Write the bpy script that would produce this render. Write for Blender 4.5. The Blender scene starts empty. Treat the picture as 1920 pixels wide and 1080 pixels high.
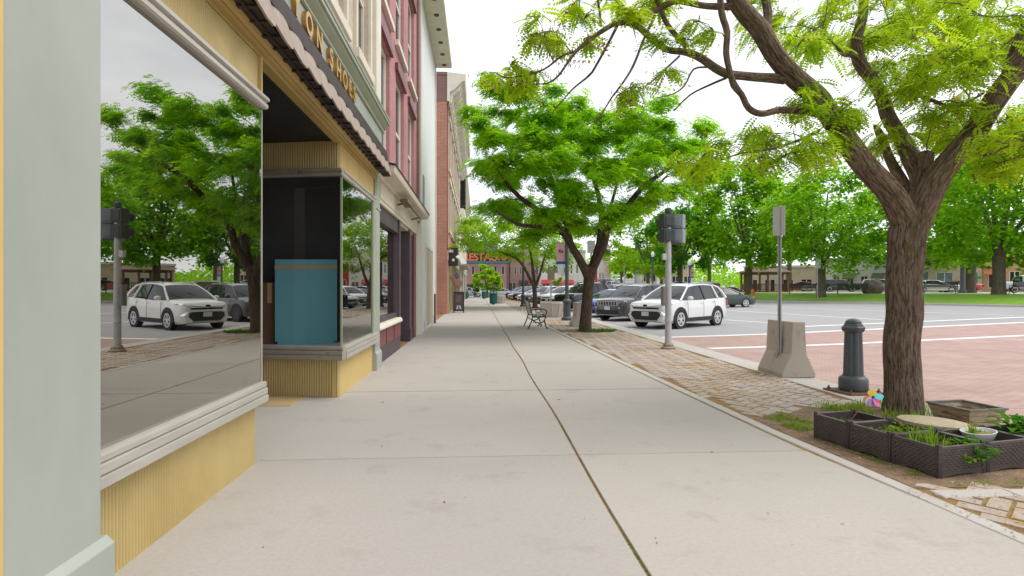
import bpy, bmesh, math, random
import numpy as np
from mathutils import Vector, Matrix
R = math.radians
PI = math.pi
scene = bpy.context.scene
COL = scene.collection
random.seed(7)
NP = np.random.default_rng(11)

# ------------------------------------------------------------------ camera geometry
F = 1050.0                      # focal length in photo pixels (photo is 1920 wide)
PSI = R(3.43)                   # the lens looks a little to the right of the street
CP, SP = math.cos(PSI), math.sin(PSI)
CAMZ = 1.38

def at(px, py, D):
    """point seen at photo pixel px,py at depth D metres"""
    xc = (px - 960) / F * D
    return Vector((xc * CP + D * SP, -xc * SP + D * CP, CAMZ - (py - 540) / F * D))

def sm(t):
    t = min(1.0, max(0.0, t)); return t * t * (3 - 2 * t)

def zroad(x, y):
    z = -.14 + .013 * min(22, max(0, x - 9))
    if y > 60:
        z += .03 * (y - 60) * sm((.42 - x / y) / .08) * sm((x - 6) / 14)
    return z

KX, KY = 25.6, 52.6             # a point of the park's kerb; the kerb runs along (.449,-.894)
def park_sd(x, y):
    return ((x - KX) * .449 - (y - KY) * .894, (x - KX) * .894 + (y - KY) * .449)
def park_xy(s, d):
    return (KX + s * .449 + d * .894, KY - s * .894 + d * .449)
def zpark(x, y):
    s, d = park_sd(x, y)
    return -.14 + .013 * min(22, max(0, x - 9)) + .12 + min(max(d, 0) * .09, .6)
def zground(x, y):
    if x < 5.2 and y < 78: return 0.0
    s, d = park_sd(x, y)
    if d > 0 and s > -16: return zpark(x, y)
    return zroad(x, y)
def gp(px, py, dz=0.0):
    """where the line through a photo pixel meets the terrain"""
    D = 20.0
    lo, hi = 1.0, 400.0
    for _ in range(60):
        D = (lo + hi) / 2
        p = at(px, py, D)
        if p.z > zroad(p.x, p.y): lo = D
        else: hi = D
    p = at(px, py, D); p.z = zroad(p.x, p.y) + dz
    return p
def on(px, D):
    p = at(px, 540, D); p.z = zground(p.x, p.y); return p

# ------------------------------------------------------------------ mesh builder
class MB:
    def __init__(s): s.v = []; s.f = []; s.mi = []; s.m = 0
    def add(s, vs, fs):
        o = len(s.v); s.v += [tuple(v) for v in vs]
        for f in fs: s.f.append([i + o for i in f]); s.mi.append(s.m)
        return s
    def box(s, x0, y0, z0, x1, y1, z1, mat=None):
        vs = [(x, y, z) for z in (z0, z1) for x, y in ((x0, y0), (x1, y0), (x1, y1), (x0, y1))]
        if mat is not None: vs = [mat @ Vector(v) for v in vs]
        return s.add(vs, [(3, 2, 1, 0), (4, 5, 6, 7), (0, 1, 5, 4), (1, 2, 6, 5), (2, 3, 7, 6), (3, 0, 4, 7)])
    def cbox(s, c, sz, rot=None):
        m = Matrix.Translation(Vector(c)) @ (rot.to_4x4() if rot is not None else Matrix.Identity(4))
        a, b, d = sz[0] / 2, sz[1] / 2, sz[2] / 2
        return s.box(-a, -b, -d, a, b, d, m)
    def quad(s, a, b, c, d): return s.add([a, b, c, d], [(0, 1, 2, 3)])
    def poly(s, pts): return s.add(pts, [tuple(range(len(pts)))])
    def loft(s, rings, closed=True, caps=True):
        n = len(rings[0]); vs = [p for r in rings for p in r]; fs = []
        for i in range(len(rings) - 1):
            for j in range(n if closed else n - 1):
                k = (j + 1) % n
                fs.append((i * n + j, i * n + k, (i + 1) * n + k, (i + 1) * n + j))
        if caps and closed:
            fs.append(tuple(range(n))[::-1]); o = (len(rings) - 1) * n; fs.append(tuple(o + j for j in range(n)))
        return s.add(vs, fs)
    def tube(s, pts, rad, n=8, caps=True, wob=0, rng=random):
        pts = [Vector(p) for p in pts]
        if not hasattr(rad, '__len__'): rad = [rad] * len(pts)
        t = (pts[1] - pts[0]).normalized()
        u = t.orthogonal().normalized(); rings = []
        for i, p in enumerate(pts):
            if i == 0: t2 = pts[1] - pts[0]
            elif i == len(pts) - 1: t2 = pts[-1] - pts[-2]
            else: t2 = (pts[i + 1] - pts[i]).normalized() + (pts[i] - pts[i - 1]).normalized()
            t2 = t2.normalized() if t2.length > 1e-9 else t
            u = (u - t2 * u.dot(t2)); u = u.normalized() if u.length > 1e-6 else t2.orthogonal().normalized()
            w = t2.cross(u); t = t2; ring = []
            for k in range(n):
                a = 2 * PI * k / n; r = rad[i] * (1 + (rng.uniform(-wob, wob) if wob else 0))
                ring.append(p + u * (math.cos(a) * r) + w * (math.sin(a) * r))
            rings.append(ring)
        return s.loft(rings, True, caps)
    def lathe(s, prof, c=(0, 0, 0), n=16, rot=None, caps=True, ph=0):
        rings = []
        for r, z in prof:
            ring = []
            for k in range(n):
                a = 2 * PI * k / n + ph; v = Vector((r * math.cos(a), r * math.sin(a), z))
                if rot is not None: v = rot @ v
                ring.append(v + Vector(c))
            rings.append(ring)
        return s.loft(rings, True, caps)
    def prism(s, pts, axis, d0, d1):
        """pts 2D polygon extruded along axis ('x': pts are y,z; 'y': x,z; 'z': x,y)"""
        def P(a, b, d): return {'x': (d, a, b), 'y': (a, d, b), 'z': (a, b, d)}[axis]
        return s.loft([[P(a, b, d0) for a, b in pts], [P(a, b, d1) for a, b in pts]])
    def ball(s, c, r, nu=12, nv=8, fn=None):
        if not hasattr(r, '__len__'): r = (r, r, r)
        rings = []
        for i in range(nv + 1):
            th = PI * (.02 + .96 * i / nv); ring = []
            for k in range(nu):
                a = 2 * PI * k / nu
                d = Vector((math.sin(th) * math.cos(a), math.sin(th) * math.sin(a), math.cos(th)))
                q = fn(d) if fn else 1
                ring.append(Vector(c) + Vector((d.x * r[0], d.y * r[1], d.z * r[2])) * q)
            rings.append(ring)
        return s.loft(rings)
    def build(s, name, mat, parent=None, smooth=None, bevel=0, loc=None, kind=None, recalc=True, rotz=0, seg=2):
        me = bpy.data.meshes.new(name)
        me.from_pydata(s.v, [], s.f)
        mats = mat if isinstance(mat, (list, tuple)) else [mat]
        for m in mats: me.materials.append(m)
        if len(mats) > 1: me.polygons.foreach_set('material_index', s.mi)
        if recalc:
            bm = bmesh.new(); bm.from_mesh(me); bmesh.ops.recalc_face_normals(bm, faces=bm.faces); bm.to_mesh(me); bm.free()
        if smooth:
            me.polygons.foreach_set('use_smooth', [True] * len(me.polygons))
            try: me.set_sharp_from_angle(angle=R(smooth))
            except Exception: pass
        me.update()
        o = bpy.data.objects.new(name, me); COL.objects.link(o)
        if parent is not None: o.parent = parent
        if loc is not None: o.location = loc
        o.rotation_euler.z = rotz
        if bevel:
            b = o.modifiers.new('bevel', 'BEVEL'); b.width = bevel; b.segments = seg; b.limit_method = 'ANGLE'; b.angle_limit = R(40)
        if kind: o['kind'] = kind
        return o

def empty(name, loc=(0, 0, 0), rz=0, label=None, cat=None, group=None):
    o = bpy.data.objects.new(name, None); COL.objects.link(o)
    o.location = loc; o.rotation_euler.z = rz; o.empty_display_size = .2
    return tag(o, label, cat, group)
def tag(o, label=None, cat=None, group=None, kind=None):
    if label: o['label'] = label
    if cat: o['category'] = cat
    if group: o['group'] = group
    if kind: o['kind'] = kind
    return o
KIDS = {}
def copy_tree(o, parent=None):
    c = o.copy(); COL.objects.link(c)
    if parent is not None: c.parent = parent
    for ch in list(o.children): copy_tree(ch, c)
    return c
def dup(o, loc, rz, label, group=None):
    c = copy_tree(o); c.location = loc; c.rotation_euler.z = rz; c['label'] = label
    if group: c['group'] = group
    return c

# ------------------------------------------------------------------ materials
def newmat(name):
    m = bpy.data.materials.new(name); m.use_nodes = True
    nt = m.node_tree; nt.nodes.clear()
    out = nt.nodes.new('ShaderNodeOutputMaterial')
    return m, nt, out
def N(nt, t, **kw):
    n = nt.nodes.new(t)
    for k, v in kw.items():
        if k in n.inputs: n.inputs[k].default_value = v
        else: setattr(n, k, v)
    return n
def L(nt, a, b): nt.links.new(a, b)
def mixc(nt, fac, a, b, mode='MIX'):
    n = nt.nodes.new('ShaderNodeMix'); n.data_type = 'RGBA'; n.blend_type = mode
    for s, v in ((n.inputs[0], fac), (n.inputs[6], a), (n.inputs[7], b)):
        if hasattr(v, 'links') or hasattr(v, 'is_linked'): nt.links.new(v, s)
        elif isinstance(v, (int, float)): s.default_value = v
        else: s.default_value = (*v, 1) if len(v) == 3 else v
    return n.outputs[2]
def ramp(nt, fac, a, b):
    n = nt.nodes.new('ShaderNodeMapRange'); n.inputs[1].default_value = a; n.inputs[2].default_value = b
    nt.links.new(fac, n.inputs[0]); return n.outputs[0]
def coords(nt, world=False, scale=(1, 1, 1), rot=(0, 0, 0)):
    if world: src = nt.nodes.new('ShaderNodeNewGeometry').outputs['Position']
    else: src = nt.nodes.new('ShaderNodeTexCoord').outputs['Object']
    mp = nt.nodes.new('ShaderNodeMapping'); mp.inputs['Scale'].default_value = scale; mp.inputs['Rotation'].default_value = rot
    nt.links.new(src, mp.inputs[0]); return mp.outputs[0]
def noise(nt, vec, scale, detail=5, rough=.6):
    n = nt.nodes.new('ShaderNodeTexNoise'); n.inputs['Scale'].default_value = scale
    n.inputs['Detail'].default_value = detail; n.inputs['Roughness'].default_value = rough
    nt.links.new(vec, n.inputs['Vector']); return n.outputs['Fac']
def bump(nt, h, strength, dist=.02):
    n = nt.nodes.new('ShaderNodeBump'); n.inputs['Strength'].default_value = strength; n.inputs['Distance'].default_value = dist
    nt.links.new(h, n.inputs['Height']); return n.outputs[0]
def bsdf(nt, out, col, rough=.6, metal=0, spec=.4, normal=None, coat=0):
    b = nt.nodes.new('ShaderNodeBsdfPrincipled')
    for s, v in (('Base Color', col), ('Roughness', rough)):
        if hasattr(v, 'is_linked'): nt.links.new(v, b.inputs[s])
        elif isinstance(v, (int, float)): b.inputs[s].default_value = v
        else: b.inputs[s].default_value = (*v, 1)
    b.inputs['Metallic'].default_value = metal
    b.inputs['Specular IOR Level'].default_value = spec
    b.inputs['Coat Weight'].default_value = coat; b.inputs['Coat Roughness'].default_value = .04
    if normal is not None: nt.links.new(normal, b.inputs['Normal'])
    nt.links.new(b.outputs[0], out.inputs[0]); return b
def M(name, c1, c2=None, scale=6, rough=.6, metal=0, spec=.4, bmp=0, bscale=None, world=False, stretch=(1, 1, 1), coat=0, lo=.35, hi=.65,
      spot=None, sscale=14, sthr=.62):
    m, nt, out = newmat(name)
    vec = coords(nt, world, stretch)
    nz = noise(nt, vec, scale)
    if c2 is None: c2 = tuple(c * .82 for c in c1)
    col = mixc(nt, ramp(nt, nz, lo, hi), c1, c2)
    if spot:
        sp = noise(nt, vec, sscale, 6, .7)
        col = mixc(nt, ramp(nt, sp, sthr, sthr + .06), col, spot)
    nrm = bump(nt, noise(nt, vec, bscale or scale * 6, 4), bmp) if bmp else None
    bsdf(nt, out, col, rough, metal, spec, nrm, coat)
    return m
def brickmat(name, b1, b2, mortar, bw=.2, bh=.065, msz=.012, bmp=.3, rough=.85, flat=False, stain=None, world=False, rot=0):
    m, nt, out = newmat(name)
    vec = coords(nt, world, (1, 1, 1), (0, 0, rot))
    if not flat:
        sx = nt.nodes.new('ShaderNodeSeparateXYZ'); L(nt, vec, sx.inputs[0])
        ad = nt.nodes.new('ShaderNodeMath'); L(nt, sx.outputs[0], ad.inputs[0]); L(nt, sx.outputs[1], ad.inputs[1])
        cb = nt.nodes.new('ShaderNodeCombineXYZ'); L(nt, ad.outputs[0], cb.inputs[0]); L(nt, sx.outputs[2], cb.inputs[1])
        bv = cb.outputs[0]
    else: bv = vec
    b = nt.nodes.new('ShaderNodeTexBrick'); L(nt, bv, b.inputs['Vector'])
    b.inputs['Color1'].default_value = (*b1, 1); b.inputs['Color2'].default_value = (*b2, 1); b.inputs['Mortar'].default_value = (*mortar, 1)
    b.inputs['Scale'].default_value = 1; b.inputs['Brick Width'].default_value = bw; b.inputs['Row Height'].default_value = bh
    b.inputs['Mortar Size'].default_value = msz; b.inputs['Mortar Smooth'].default_value = .2; b.inputs['Bias'].default_value = 0
    nz = noise(nt, vec, 1.3, 6)
    col = mixc(nt, ramp(nt, nz, .3, .75), b.outputs['Color'], (.8, .78, .76), 'MULTIPLY')
    if stain:
        col = mixc(nt, ramp(nt, noise(nt, vec, .7, 7, .65), .55, .7), col, stain)
    bsdf(nt, out, col, rough, 0, .3, bump(nt, b.outputs['Fac'], -bmp, .01))
    return m
def glassmat(name, refl=.6, gcol=(.8, .82, .84), tcol=(.5, .55, .55), dust=0):
    m, nt, out = newmat(name)
    g = N(nt, 'ShaderNodeBsdfGlossy'); g.inputs['Color'].default_value = (*gcol, 1); g.inputs['Roughness'].default_value = .0
    t = N(nt, 'ShaderNodeBsdfTransparent'); t.inputs['Color'].default_value = (*tcol, 1)
    mx = nt.nodes.new('ShaderNodeMixShader'); mx.inputs[0].default_value = refl
    L(nt, t.outputs[0], mx.inputs[1]); L(nt, g.outputs[0], mx.inputs[2]); last = mx.outputs[0]
    if dust:
        v = coords(nt, True, (3, 3, .5)); d = N(nt, 'ShaderNodeBsdfDiffuse'); d.inputs[0].default_value = (.6, .56, .5, 1)
        k = ramp(nt, noise(nt, v, 1.6, 8, .75), .48, .8); k2 = nt.nodes.new('ShaderNodeMath'); k2.operation = 'MULTIPLY'; k2.inputs[1].default_value = dust; L(nt, k, k2.inputs[0])
        m2 = nt.nodes.new('ShaderNodeMixShader'); L(nt, k2.outputs[0], m2.inputs[0]); L(nt, last, m2.inputs[1]); L(nt, d.outputs[0], m2.inputs[2]); last = m2.outputs[0]
        # panes are never quite flat
        nb = bump(nt, noise(nt, coords(nt, True), 1.1, 1, .4), .012, .05); L(nt, nb, g.inputs['Normal'])
    L(nt, last, out.inputs[0])
    return m
def leafmat(name, c1, c2, tr1, tr2, trans=.5, brown=None):
    m, nt, out = newmat(name)
    geo = nt.nodes.new('ShaderNodeNewGeometry')
    rnd = geo.outputs['Random Per Island']
    vec = coords(nt, False)
    nz = ramp(nt, noise(nt, vec, .9, 2), .3, .7)
    mx = nt.nodes.new('ShaderNodeMath'); mx.operation = 'MULTIPLY_ADD'; mx.inputs[1].default_value = .5
    L(nt, rnd, mx.inputs[0])
    h = nt.nodes.new('ShaderNodeMath'); h.operation = 'MULTIPLY'; h.inputs[1].default_value = .5; L(nt, nz, h.inputs[0]); L(nt, h.outputs[0], mx.inputs[2])
    f = mx.outputs[0]
    ca = mixc(nt, f, c1, c2); cb = mixc(nt, f, tr1, tr2)
    if brown:
        k = ramp(nt, rnd, .93, .95); ca = mixc(nt, k, ca, brown); cb = mixc(nt, k, cb, brown)
    d = N(nt, 'ShaderNodeBsdfDiffuse'); L(nt, ca, d.inputs[0])
    t = N(nt, 'ShaderNodeBsdfTranslucent'); L(nt, cb, t.inputs[0])
    ms = nt.nodes.new('ShaderNodeMixShader'); ms.inputs[0].default_value = trans
    L(nt, d.outputs[0], ms.inputs[1]); L(nt, t.outputs[0], ms.inputs[2])
    L(nt, ms.outputs[0], out.inputs[0])
    return m
# ------------------------------------------------------------------ camera, sky, sun
cd = bpy.data.cameras.new('camera'); cam = bpy.data.objects.new('camera', cd); COL.objects.link(cam)
cam.location = (0, 0, CAMZ); cam.rotation_euler = (R(90), 0, -PSI)
cd.sensor_width = 36; cd.lens = 36 * F / 1920; cd.clip_end = 3000; cd.clip_start = .05
scene.camera = cam
scene.view_settings.view_transform = 'Standard'; scene.view_settings.look = 'None'
scene.view_settings.gamma = 1; scene.view_settings.exposure = .47
cy = scene.cycles
cy.max_bounces = 7; cy.diffuse_bounces = 3; cy.glossy_bounces = 3; cy.transmission_bounces = 4; cy.transparent_max_bounces = 6
cy.sample_clamp_indirect = 6

SUN_EL, SUN_AZ = R(58), R(96)          # azimuth clockwise from +Y
w = bpy.data.worlds.new('World'); scene.world = w; w.use_nodes = True
nt = w.node_tree; nt.nodes.clear()
wo = nt.nodes.new('ShaderNodeOutputWorld'); bg = nt.nodes.new('ShaderNodeBackground'); L(nt, bg.outputs[0], wo.inputs[0])
sky = nt.nodes.new('ShaderNodeTexSky'); sky.sky_type = 'NISHITA'; sky.sun_disc = False
sky.sun_elevation = SUN_EL; sky.sun_rotation = SUN_AZ
tc = nt.nodes.new('ShaderNodeTexCoord')
mp = nt.nodes.new('ShaderNodeMapping'); mp.inputs['Scale'].default_value = (1, 1, 2.6); L(nt, tc.outputs['Generated'], mp.inputs[0])
nz = noise(nt, mp.outputs[0], 2.1, 7, .55)
cloud = mixc(nt, ramp(nt, nz, .35, .68), (12.6, 12.8, 13.2), (7.5, 7.9, 8.8))
skyc = mixc(nt, ramp(nt, noise(nt, mp.outputs[0], 1.4, 5), .3, .8), (.93, .93, .93), (.8, .8, .8))
sx = nt.nodes.new('ShaderNodeSeparateColor'); L(nt, skyc, sx.inputs[0])
L(nt, mixc(nt, sx.outputs[0], sky.outputs[0], cloud), bg.inputs[0])
bg.inputs[1].default_value = .096
sd = bpy.data.lights.new('sun', 'SUN'); sd.energy = 1.8; sd.angle = R(40); sd.color = (1, .96, .9)
so = bpy.data.objects.new('sun', sd); COL.objects.link(so)
dirv = Vector((math.sin(SUN_AZ) * math.cos(SUN_EL), math.cos(SUN_AZ) * math.cos(SUN_EL), math.sin(SUN_EL)))
so.rotation_euler = dirv.to_track_quat('Z', 'Y').to_euler(); so.location = (10, -10, 30)

# ------------------------------------------------------------------ materials of the setting
def concretemat(name, c1, c2, stain, spotc, cool=None):
    m, nt, out = newmat(name); v = coords(nt, True)
    col = mixc(nt, ramp(nt, noise(nt, v, .55, 6, .6), .3, .7), c1, c2)
    col = mixc(nt, ramp(nt, noise(nt, v, 38, 5, .75), .38, .68), col, tuple(c * .84 for c in c1))
    col = mixc(nt, ramp(nt, noise(nt, v, 1.9, 8, .72), .55, .74), col, stain)
    vo = nt.nodes.new('ShaderNodeTexVoronoi'); vo.inputs['Scale'].default_value = 1.35; vo.feature = 'F1'; L(nt, v, vo.inputs['Vector'])
    sp = nt.nodes.new('ShaderNodeMath'); sp.operation = 'LESS_THAN'; sp.inputs[1].default_value = .03; L(nt, vo.outputs['Distance'], sp.inputs[0])
    col = mixc(nt, sp.outputs[0], col, spotc)
    vo2 = nt.nodes.new('ShaderNodeTexVoronoi'); vo2.inputs['Scale'].default_value = 7; L(nt, v, vo2.inputs['Vector'])
    sp2 = nt.nodes.new('ShaderNodeMath'); sp2.operation = 'LESS_THAN'; sp2.inputs[1].default_value = .03; L(nt, vo2.outputs['Distance'], sp2.inputs[0])
    col = mixc(nt, sp2.outputs[0], col, tuple(c * .72 for c in c1))
    if cool:                       # slabs poured on different days
        rnd = nt.nodes.new('ShaderNodeNewGeometry').outputs['Random Per Island']
        col = mixc(nt, rnd, mixc(nt, 1.0, col, (1.03, 1.02, 1.0), 'MULTIPLY'), mixc(nt, 1.0, col, (.93, .925, .92), 'MULTIPLY'))
    h = noise(nt, v, 140, 4, .7)
    bsdf(nt, out, col, .88, 0, .25, bump(nt, h, .22, .004))
    return m
CONC = concretemat('sidewalk_concrete', (.45, .415, .375), (.395, .365, .33), (.335, .305, .27), (.12, .10, .09), True)
CONC2 = concretemat('kerb_concrete', (.50, .465, .425), (.43, .395, .355), (.36, .32, .27), (.2, .17, .13))
DIRT = M('joint_dirt', (.17, .105, .045), (.31, .19, .05), 9, .95, bmp=.5, world=True)
def roadmat():
    m, nt, out = newmat('asphalt'); v = coords(nt, True)
    col = mixc(nt, ramp(nt, noise(nt, v, .25, 6), .3, .7), (.32, .31, .312), (.265, .258, .262))
    col = mixc(nt, ramp(nt, noise(nt, v, 60, 3, .8), .3, .7), col, (.35, .34, .335))
    col = mixc(nt, ramp(nt, noise(nt, coords(nt, True, (.12, 1.2, 1)), .8, 5), .58, .7), col, (.235, .23, .235))
    bsdf(nt, out, col, .9, 0, .25, bump(nt, noise(nt, v, 180, 3), .3, .006)); return m
ASPH = roadmat()
REDBRICK = brickmat('red_street_brick', (.44, .285, .25), (.37, .23, .205), (.44, .36, .315), .22, .11, .012, .2, .9, flat=True,
                    stain=(.46, .335, .295), world=True, rot=R(14))
PAINT = M('road_paint', (.78, .77, .74), (.66, .64, .62), 7, .8, world=True, spot=(.45, .43, .42), sscale=9, sthr=.64)

# ------------------------------------------------------------------ ground and road sheet
def grid(name, xs, ys, zf, mat):
    mb = MB(); n = len(xs)
    vs = [(x, y, zf(x, y)) for y in ys for x in xs]
    fs = [(j * n + i, j * n + i + 1, (j + 1) * n + i + 1, (j + 1) * n + i) for j in range(len(ys) - 1) for i in range(n - 1)]
    mb.add(vs, fs); return mb.build(name, mat, smooth=60, kind='structure', recalc=False)
xs = [-1500, -600, -200, -80, -30, -10, 0, 3] + [5.2 + 1.6 * i for i in range(60)] + [110, 140, 200, 400, 900, 1500]
ys = [-400, -100, -30, -10] + [i * 2 for i in range(0, 70)] + [150, 165, 180, 200, 240, 300, 400, 700, 1500]
grid('road', xs, ys, zroad, ASPH)

# red brick crossing: all of the carriageway nearer than the crossing's far line
L1a, L1b = Vector((5.2, 16.7)), Vector((21.4, 20.7))
sl = (L1b.y - L1a.y) / (L1b.x - L1a.x)
mb = MB(); bx = [5.25 + .9 * i for i in range(44)]; by = [-14, -6, 0, 4, 8, 12, 15]
for i in range(len(bx) - 1):
    for j in range(len(by)):
        x0, x1 = bx[i], bx[i + 1]
        def top(x): return L1a.y + sl * (x - L1a.x)
        y0a = y0b = by[j]
        y1a, y1b = (by[j + 1], by[j + 1]) if j + 1 < len(by) else (top(x0), top(x1))
        mb.quad(*[(x, y, zroad(x, y) + .006) for x, y in ((x0, y0a), (x1, y0b), (x1, y1b), (x0, y1a))])
bs = mb.build('brick_crossing', REDBRICK, kind='structure', recalc=False)
ap = MB()                      # strip of asphalt gutter along the kerb
def stripe(mb, p, q, w, dz, n=14):
    p, q = Vector(p[:2]), Vector(q[:2]); d = (q - p).normalized(); nrm = Vector((-d.y, d.x)) * w / 2
    for i in range(n):
        a = p.lerp(q, i / n); b = p.lerp(q, (i + 1) / n)
        mb.quad(*[(v.x, v.y, zroad(v.x, v.y) + dz) for v in (a - nrm, b - nrm, b + nrm, a + nrm)])
mb = MB()
stripe(mb, (5.35, 16.75), (45, 16.75 + sl * 39.65), .32, .011, 30)
stripe(mb, (5.75, 13.65), (45, 13.65 + .2 * 39.25), .30, .011, 30)
q0, q1 = gp(1500, 613), gp(1919, 595)
stripe(mb, q0, q1 + (q1 - q0) * .8, .34, .010)
for a, b in (((1360, 582), (1655, 600)), ((1385, 574), (1900, 592)), ((1360, 600), (1450, 606))):
    stripe(mb, gp(*a), gp(*b), .22, .009)
mb.build('road_markings', PAINT, kind='structure', recalc=False)
mb = MB()
for y in (20.3, 24.6, 28.8, 33.2, 37.6, 42):
    stripe(mb, (5.5, y), (10.2, y + 4.9), .12, .009, 6)
mb.build('parking_bay_lines', PAINT, kind='structure', recalc=False)

# ------------------------------------------------------------------ sidewalk slabs
EDGE = [(-20, 3.15), (3, 2.93), (4.7, 2.76), (7.5, 2.66), (10.5, 2.58), (18, 2.42), (40, 2.3), (78, 2.2)]
def xe(y): return float(np.interp(y, [e[0] for e in EDGE], [e[1] for e in EDGE]))
CRK = .822
def crk(y): return CRK + .012 * math.sin(y * 1.3)
mb = MB()
ysl = [-4.25 + 2.95 * i for i in range(29)]
for i in range(len(ysl) - 1):
    a, b = ysl[i] + .011, ysl[i + 1] - .011
    n = 5; yy = [a + (b - a) * k / n for k in range(n + 1)]
    dz = random.uniform(-.002, .002)
    for left in (True, False):
        g = .010 if a < 8 else .012
        if left: P = [(-1.79, a)] + [(crk(y) - g, y) for y in yy] + [(-1.79, b)]
        else: P = [(crk(y) + g, y) for y in yy[::-1]] + [(xe(y), y) for y in yy]
        mb.prism(P, 'z', -.13, dz)
mb.build('sidewalk', CONC, kind='structure', bevel=.004, seg=1)
mb = MB(); mb.box(-6, -8, -.3, 5.0, 79, -.0125)
mb.build('ground', DIRT, kind='structure')
# edge course of concrete beside the slabs, and kerb
mb = MB()
for i in range(60):
    a = -6 + i * 1.42; b = a + 1.41
    mb.prism([(xe(a) + .036, a), (xe(a) + .155, a), (xe(b) + .155, b), (xe(b) + .036, b)], 'z', -.1, -.001 + random.uniform(-.003, .003))
mb.build('edging_course', CONC2, kind='structure', bevel=.008, seg=1)
mb = MB()
for i in range(28):
    a = -8 + i * 3.05; b = a + 3.04
    lower = -.10 if 5.2 < a < 9 else -.001
    mb.prism([(4.62, -.3), (5.2, -.3), (5.2, -.035 if lower > -.05 else -.06), (5.17, -.006), (4.62, .003)], 'y', a, b)
mb.build('kerb', CONC2, kind='structure', bevel=.006, seg=1)

# herringbone pavers between slabs and kerb, left out where the tree pits are
def paver():
    m, nt, out = newmat('paver_stone'); v = coords(nt, True)
    rnd = nt.nodes.new('ShaderNodeNewGeometry').outputs['Random Per Island']
    col = mixc(nt, rnd, (.47, .395, .335), (.385, .32, .27))
    col = mixc(nt, ramp(nt, noise(nt, v, 25, 5, .7), .35, .7), col, (.37, .315, .275))
    msk = nt.nodes.new('ShaderNodeMath'); msk.operation = 'MULTIPLY'
    L(nt, ramp(nt, noise(nt, v, .55, 3), .47, .60), msk.inputs[0]); L(nt, ramp(nt, noise(nt, v, 7, 8, .75), .46, .58), msk.inputs[1])
    col = mixc(nt, msk.outputs[0], col, (.33, .20, .05))
    bsdf(nt, out, col, .9, 0, .25, bump(nt, noise(nt, v, 90, 4), .3, .006)); return m
PIT = [(xe(5.9) + .17, 5.75), (xe(3.8) + .17, 3.72), (4.95, 3.66), (5.0, 6.35), (3.9, 6.35)]
def inside(p, poly):
    c = False; j = len(poly) - 1
    for i in range(len(poly)):
        (xi, yi), (xj, yj) = poly[i], poly[j]
        if (yi > p[1]) != (yj > p[1]) and p[0] < (xj - xi) * (p[1] - yi) / (yj - yi) + xi: c = not c
        j = i
    return c
PIT2 = (3.45, 17.9, .85)
mb = MB(); W = .132; ca, sa = math.cos(R(40)), math.sin(R(40))
for i in range(-60, 480):
    for j in range(-330, 380):
        k = (i - j) % 4
        if k not in (0, 3): continue
        sx_, sy_ = (2, 1) if k == 0 else (1, 2)
        cx, cy_ = (i + sx_ / 2) * W, (j + sy_ / 2) * W
        X, Y = cx * ca - cy_ * sa, cx * sa + cy_ * ca
        if not (-3 < Y < 60) or X > 4.56 or X < xe(Y) + .21: continue
        if inside((X, Y), PIT) or math.hypot(X - PIT2[0], Y - PIT2[1]) < PIT2[2]: continue
        hx, hy = sx_ * W / 2 - .007, sy_ * W / 2 - .007
        if random.random() < .1: hx -= .003
        dz = random.uniform(-.004, .003); tx, ty = random.uniform(-.012, .012), random.uniform(-.012, .012)
        vs = []
        for s_, zz in ((1, -.03), (.0, 0)):
            for ax, ay in ((-1, -1), (1, -1), (1, 1), (-1, 1)):
                lx, ly = ax * (hx - (0 if s_ else .006)), ay * (hy - (0 if s_ else .006))
                vs.append((X + lx * ca - ly * sa, Y + lx * sa + ly * ca, zz - .002 + dz + lx * tx + ly * ty))
        mb.add(vs, [(4, 5, 6, 7), (0, 1, 5, 4), (1, 2, 6, 5), (2, 3, 7, 6), (3, 0, 4, 7)])
mb.build('paving', paver(), kind='structure', recalc=False)
# soil of the two tree pits
SOIL = M('pit_soil', (.25, .17, .105), (.16, .105, .065), 7, .95, bmp=.8, world=True, spot=(.27, .16, .06), sscale=9, sthr=.56)
def soil(name, poly, z):
    cx = sum(p[0] for p in poly) / len(poly); cy_ = sum(p[1] for p in poly) / len(poly)
    mb = MB(); pts = []
    for r in (1, .75, .5, .25, .02):
        for i in range(len(poly)):
            for t in range(6):
                a, b = poly[i], poly[(i + 1) % len(poly)]
                x = a[0] + (b[0] - a[0]) * t / 6; y = a[1] + (b[1] - a[1]) * t / 6
                x, y = cx + (x - cx) * r, cy_ + (y - cy_) * r
                pts.append((x, y, z + (0 if r == 1 else random.uniform(0, .016))))
    n = len(poly) * 6
    fs = [(k * n + i, k * n + (i + 1) % n, (k + 1) * n + (i + 1) % n, (k + 1) * n + i) for k in range(4) for i in range(n)]
    mb.add(pts, fs); mb.build(name, SOIL, kind='structure', smooth=80)
soil('tree_pit_soil', PIT, -.009)
soil('round_tree_pit_soil', [(PIT2[0] + .9 * math.cos(a * .5236), PIT2[1] + .9 * math.sin(a * .5236)) for a in range(12)], -.008)
mb = MB()
for i in range(4):
    a = xe(3.6) + .2 + i * .52
    mb.prism([(a, 3.52 - i * .012), (a + .51, 3.51 - i * .012), (a + .51, 3.64 - i * .012), (a, 3.65 - i * .012)], 'z', -.08, .002)
mb.build('pit_edging', CONC2, kind='structure', bevel=.008, seg=1)

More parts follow.
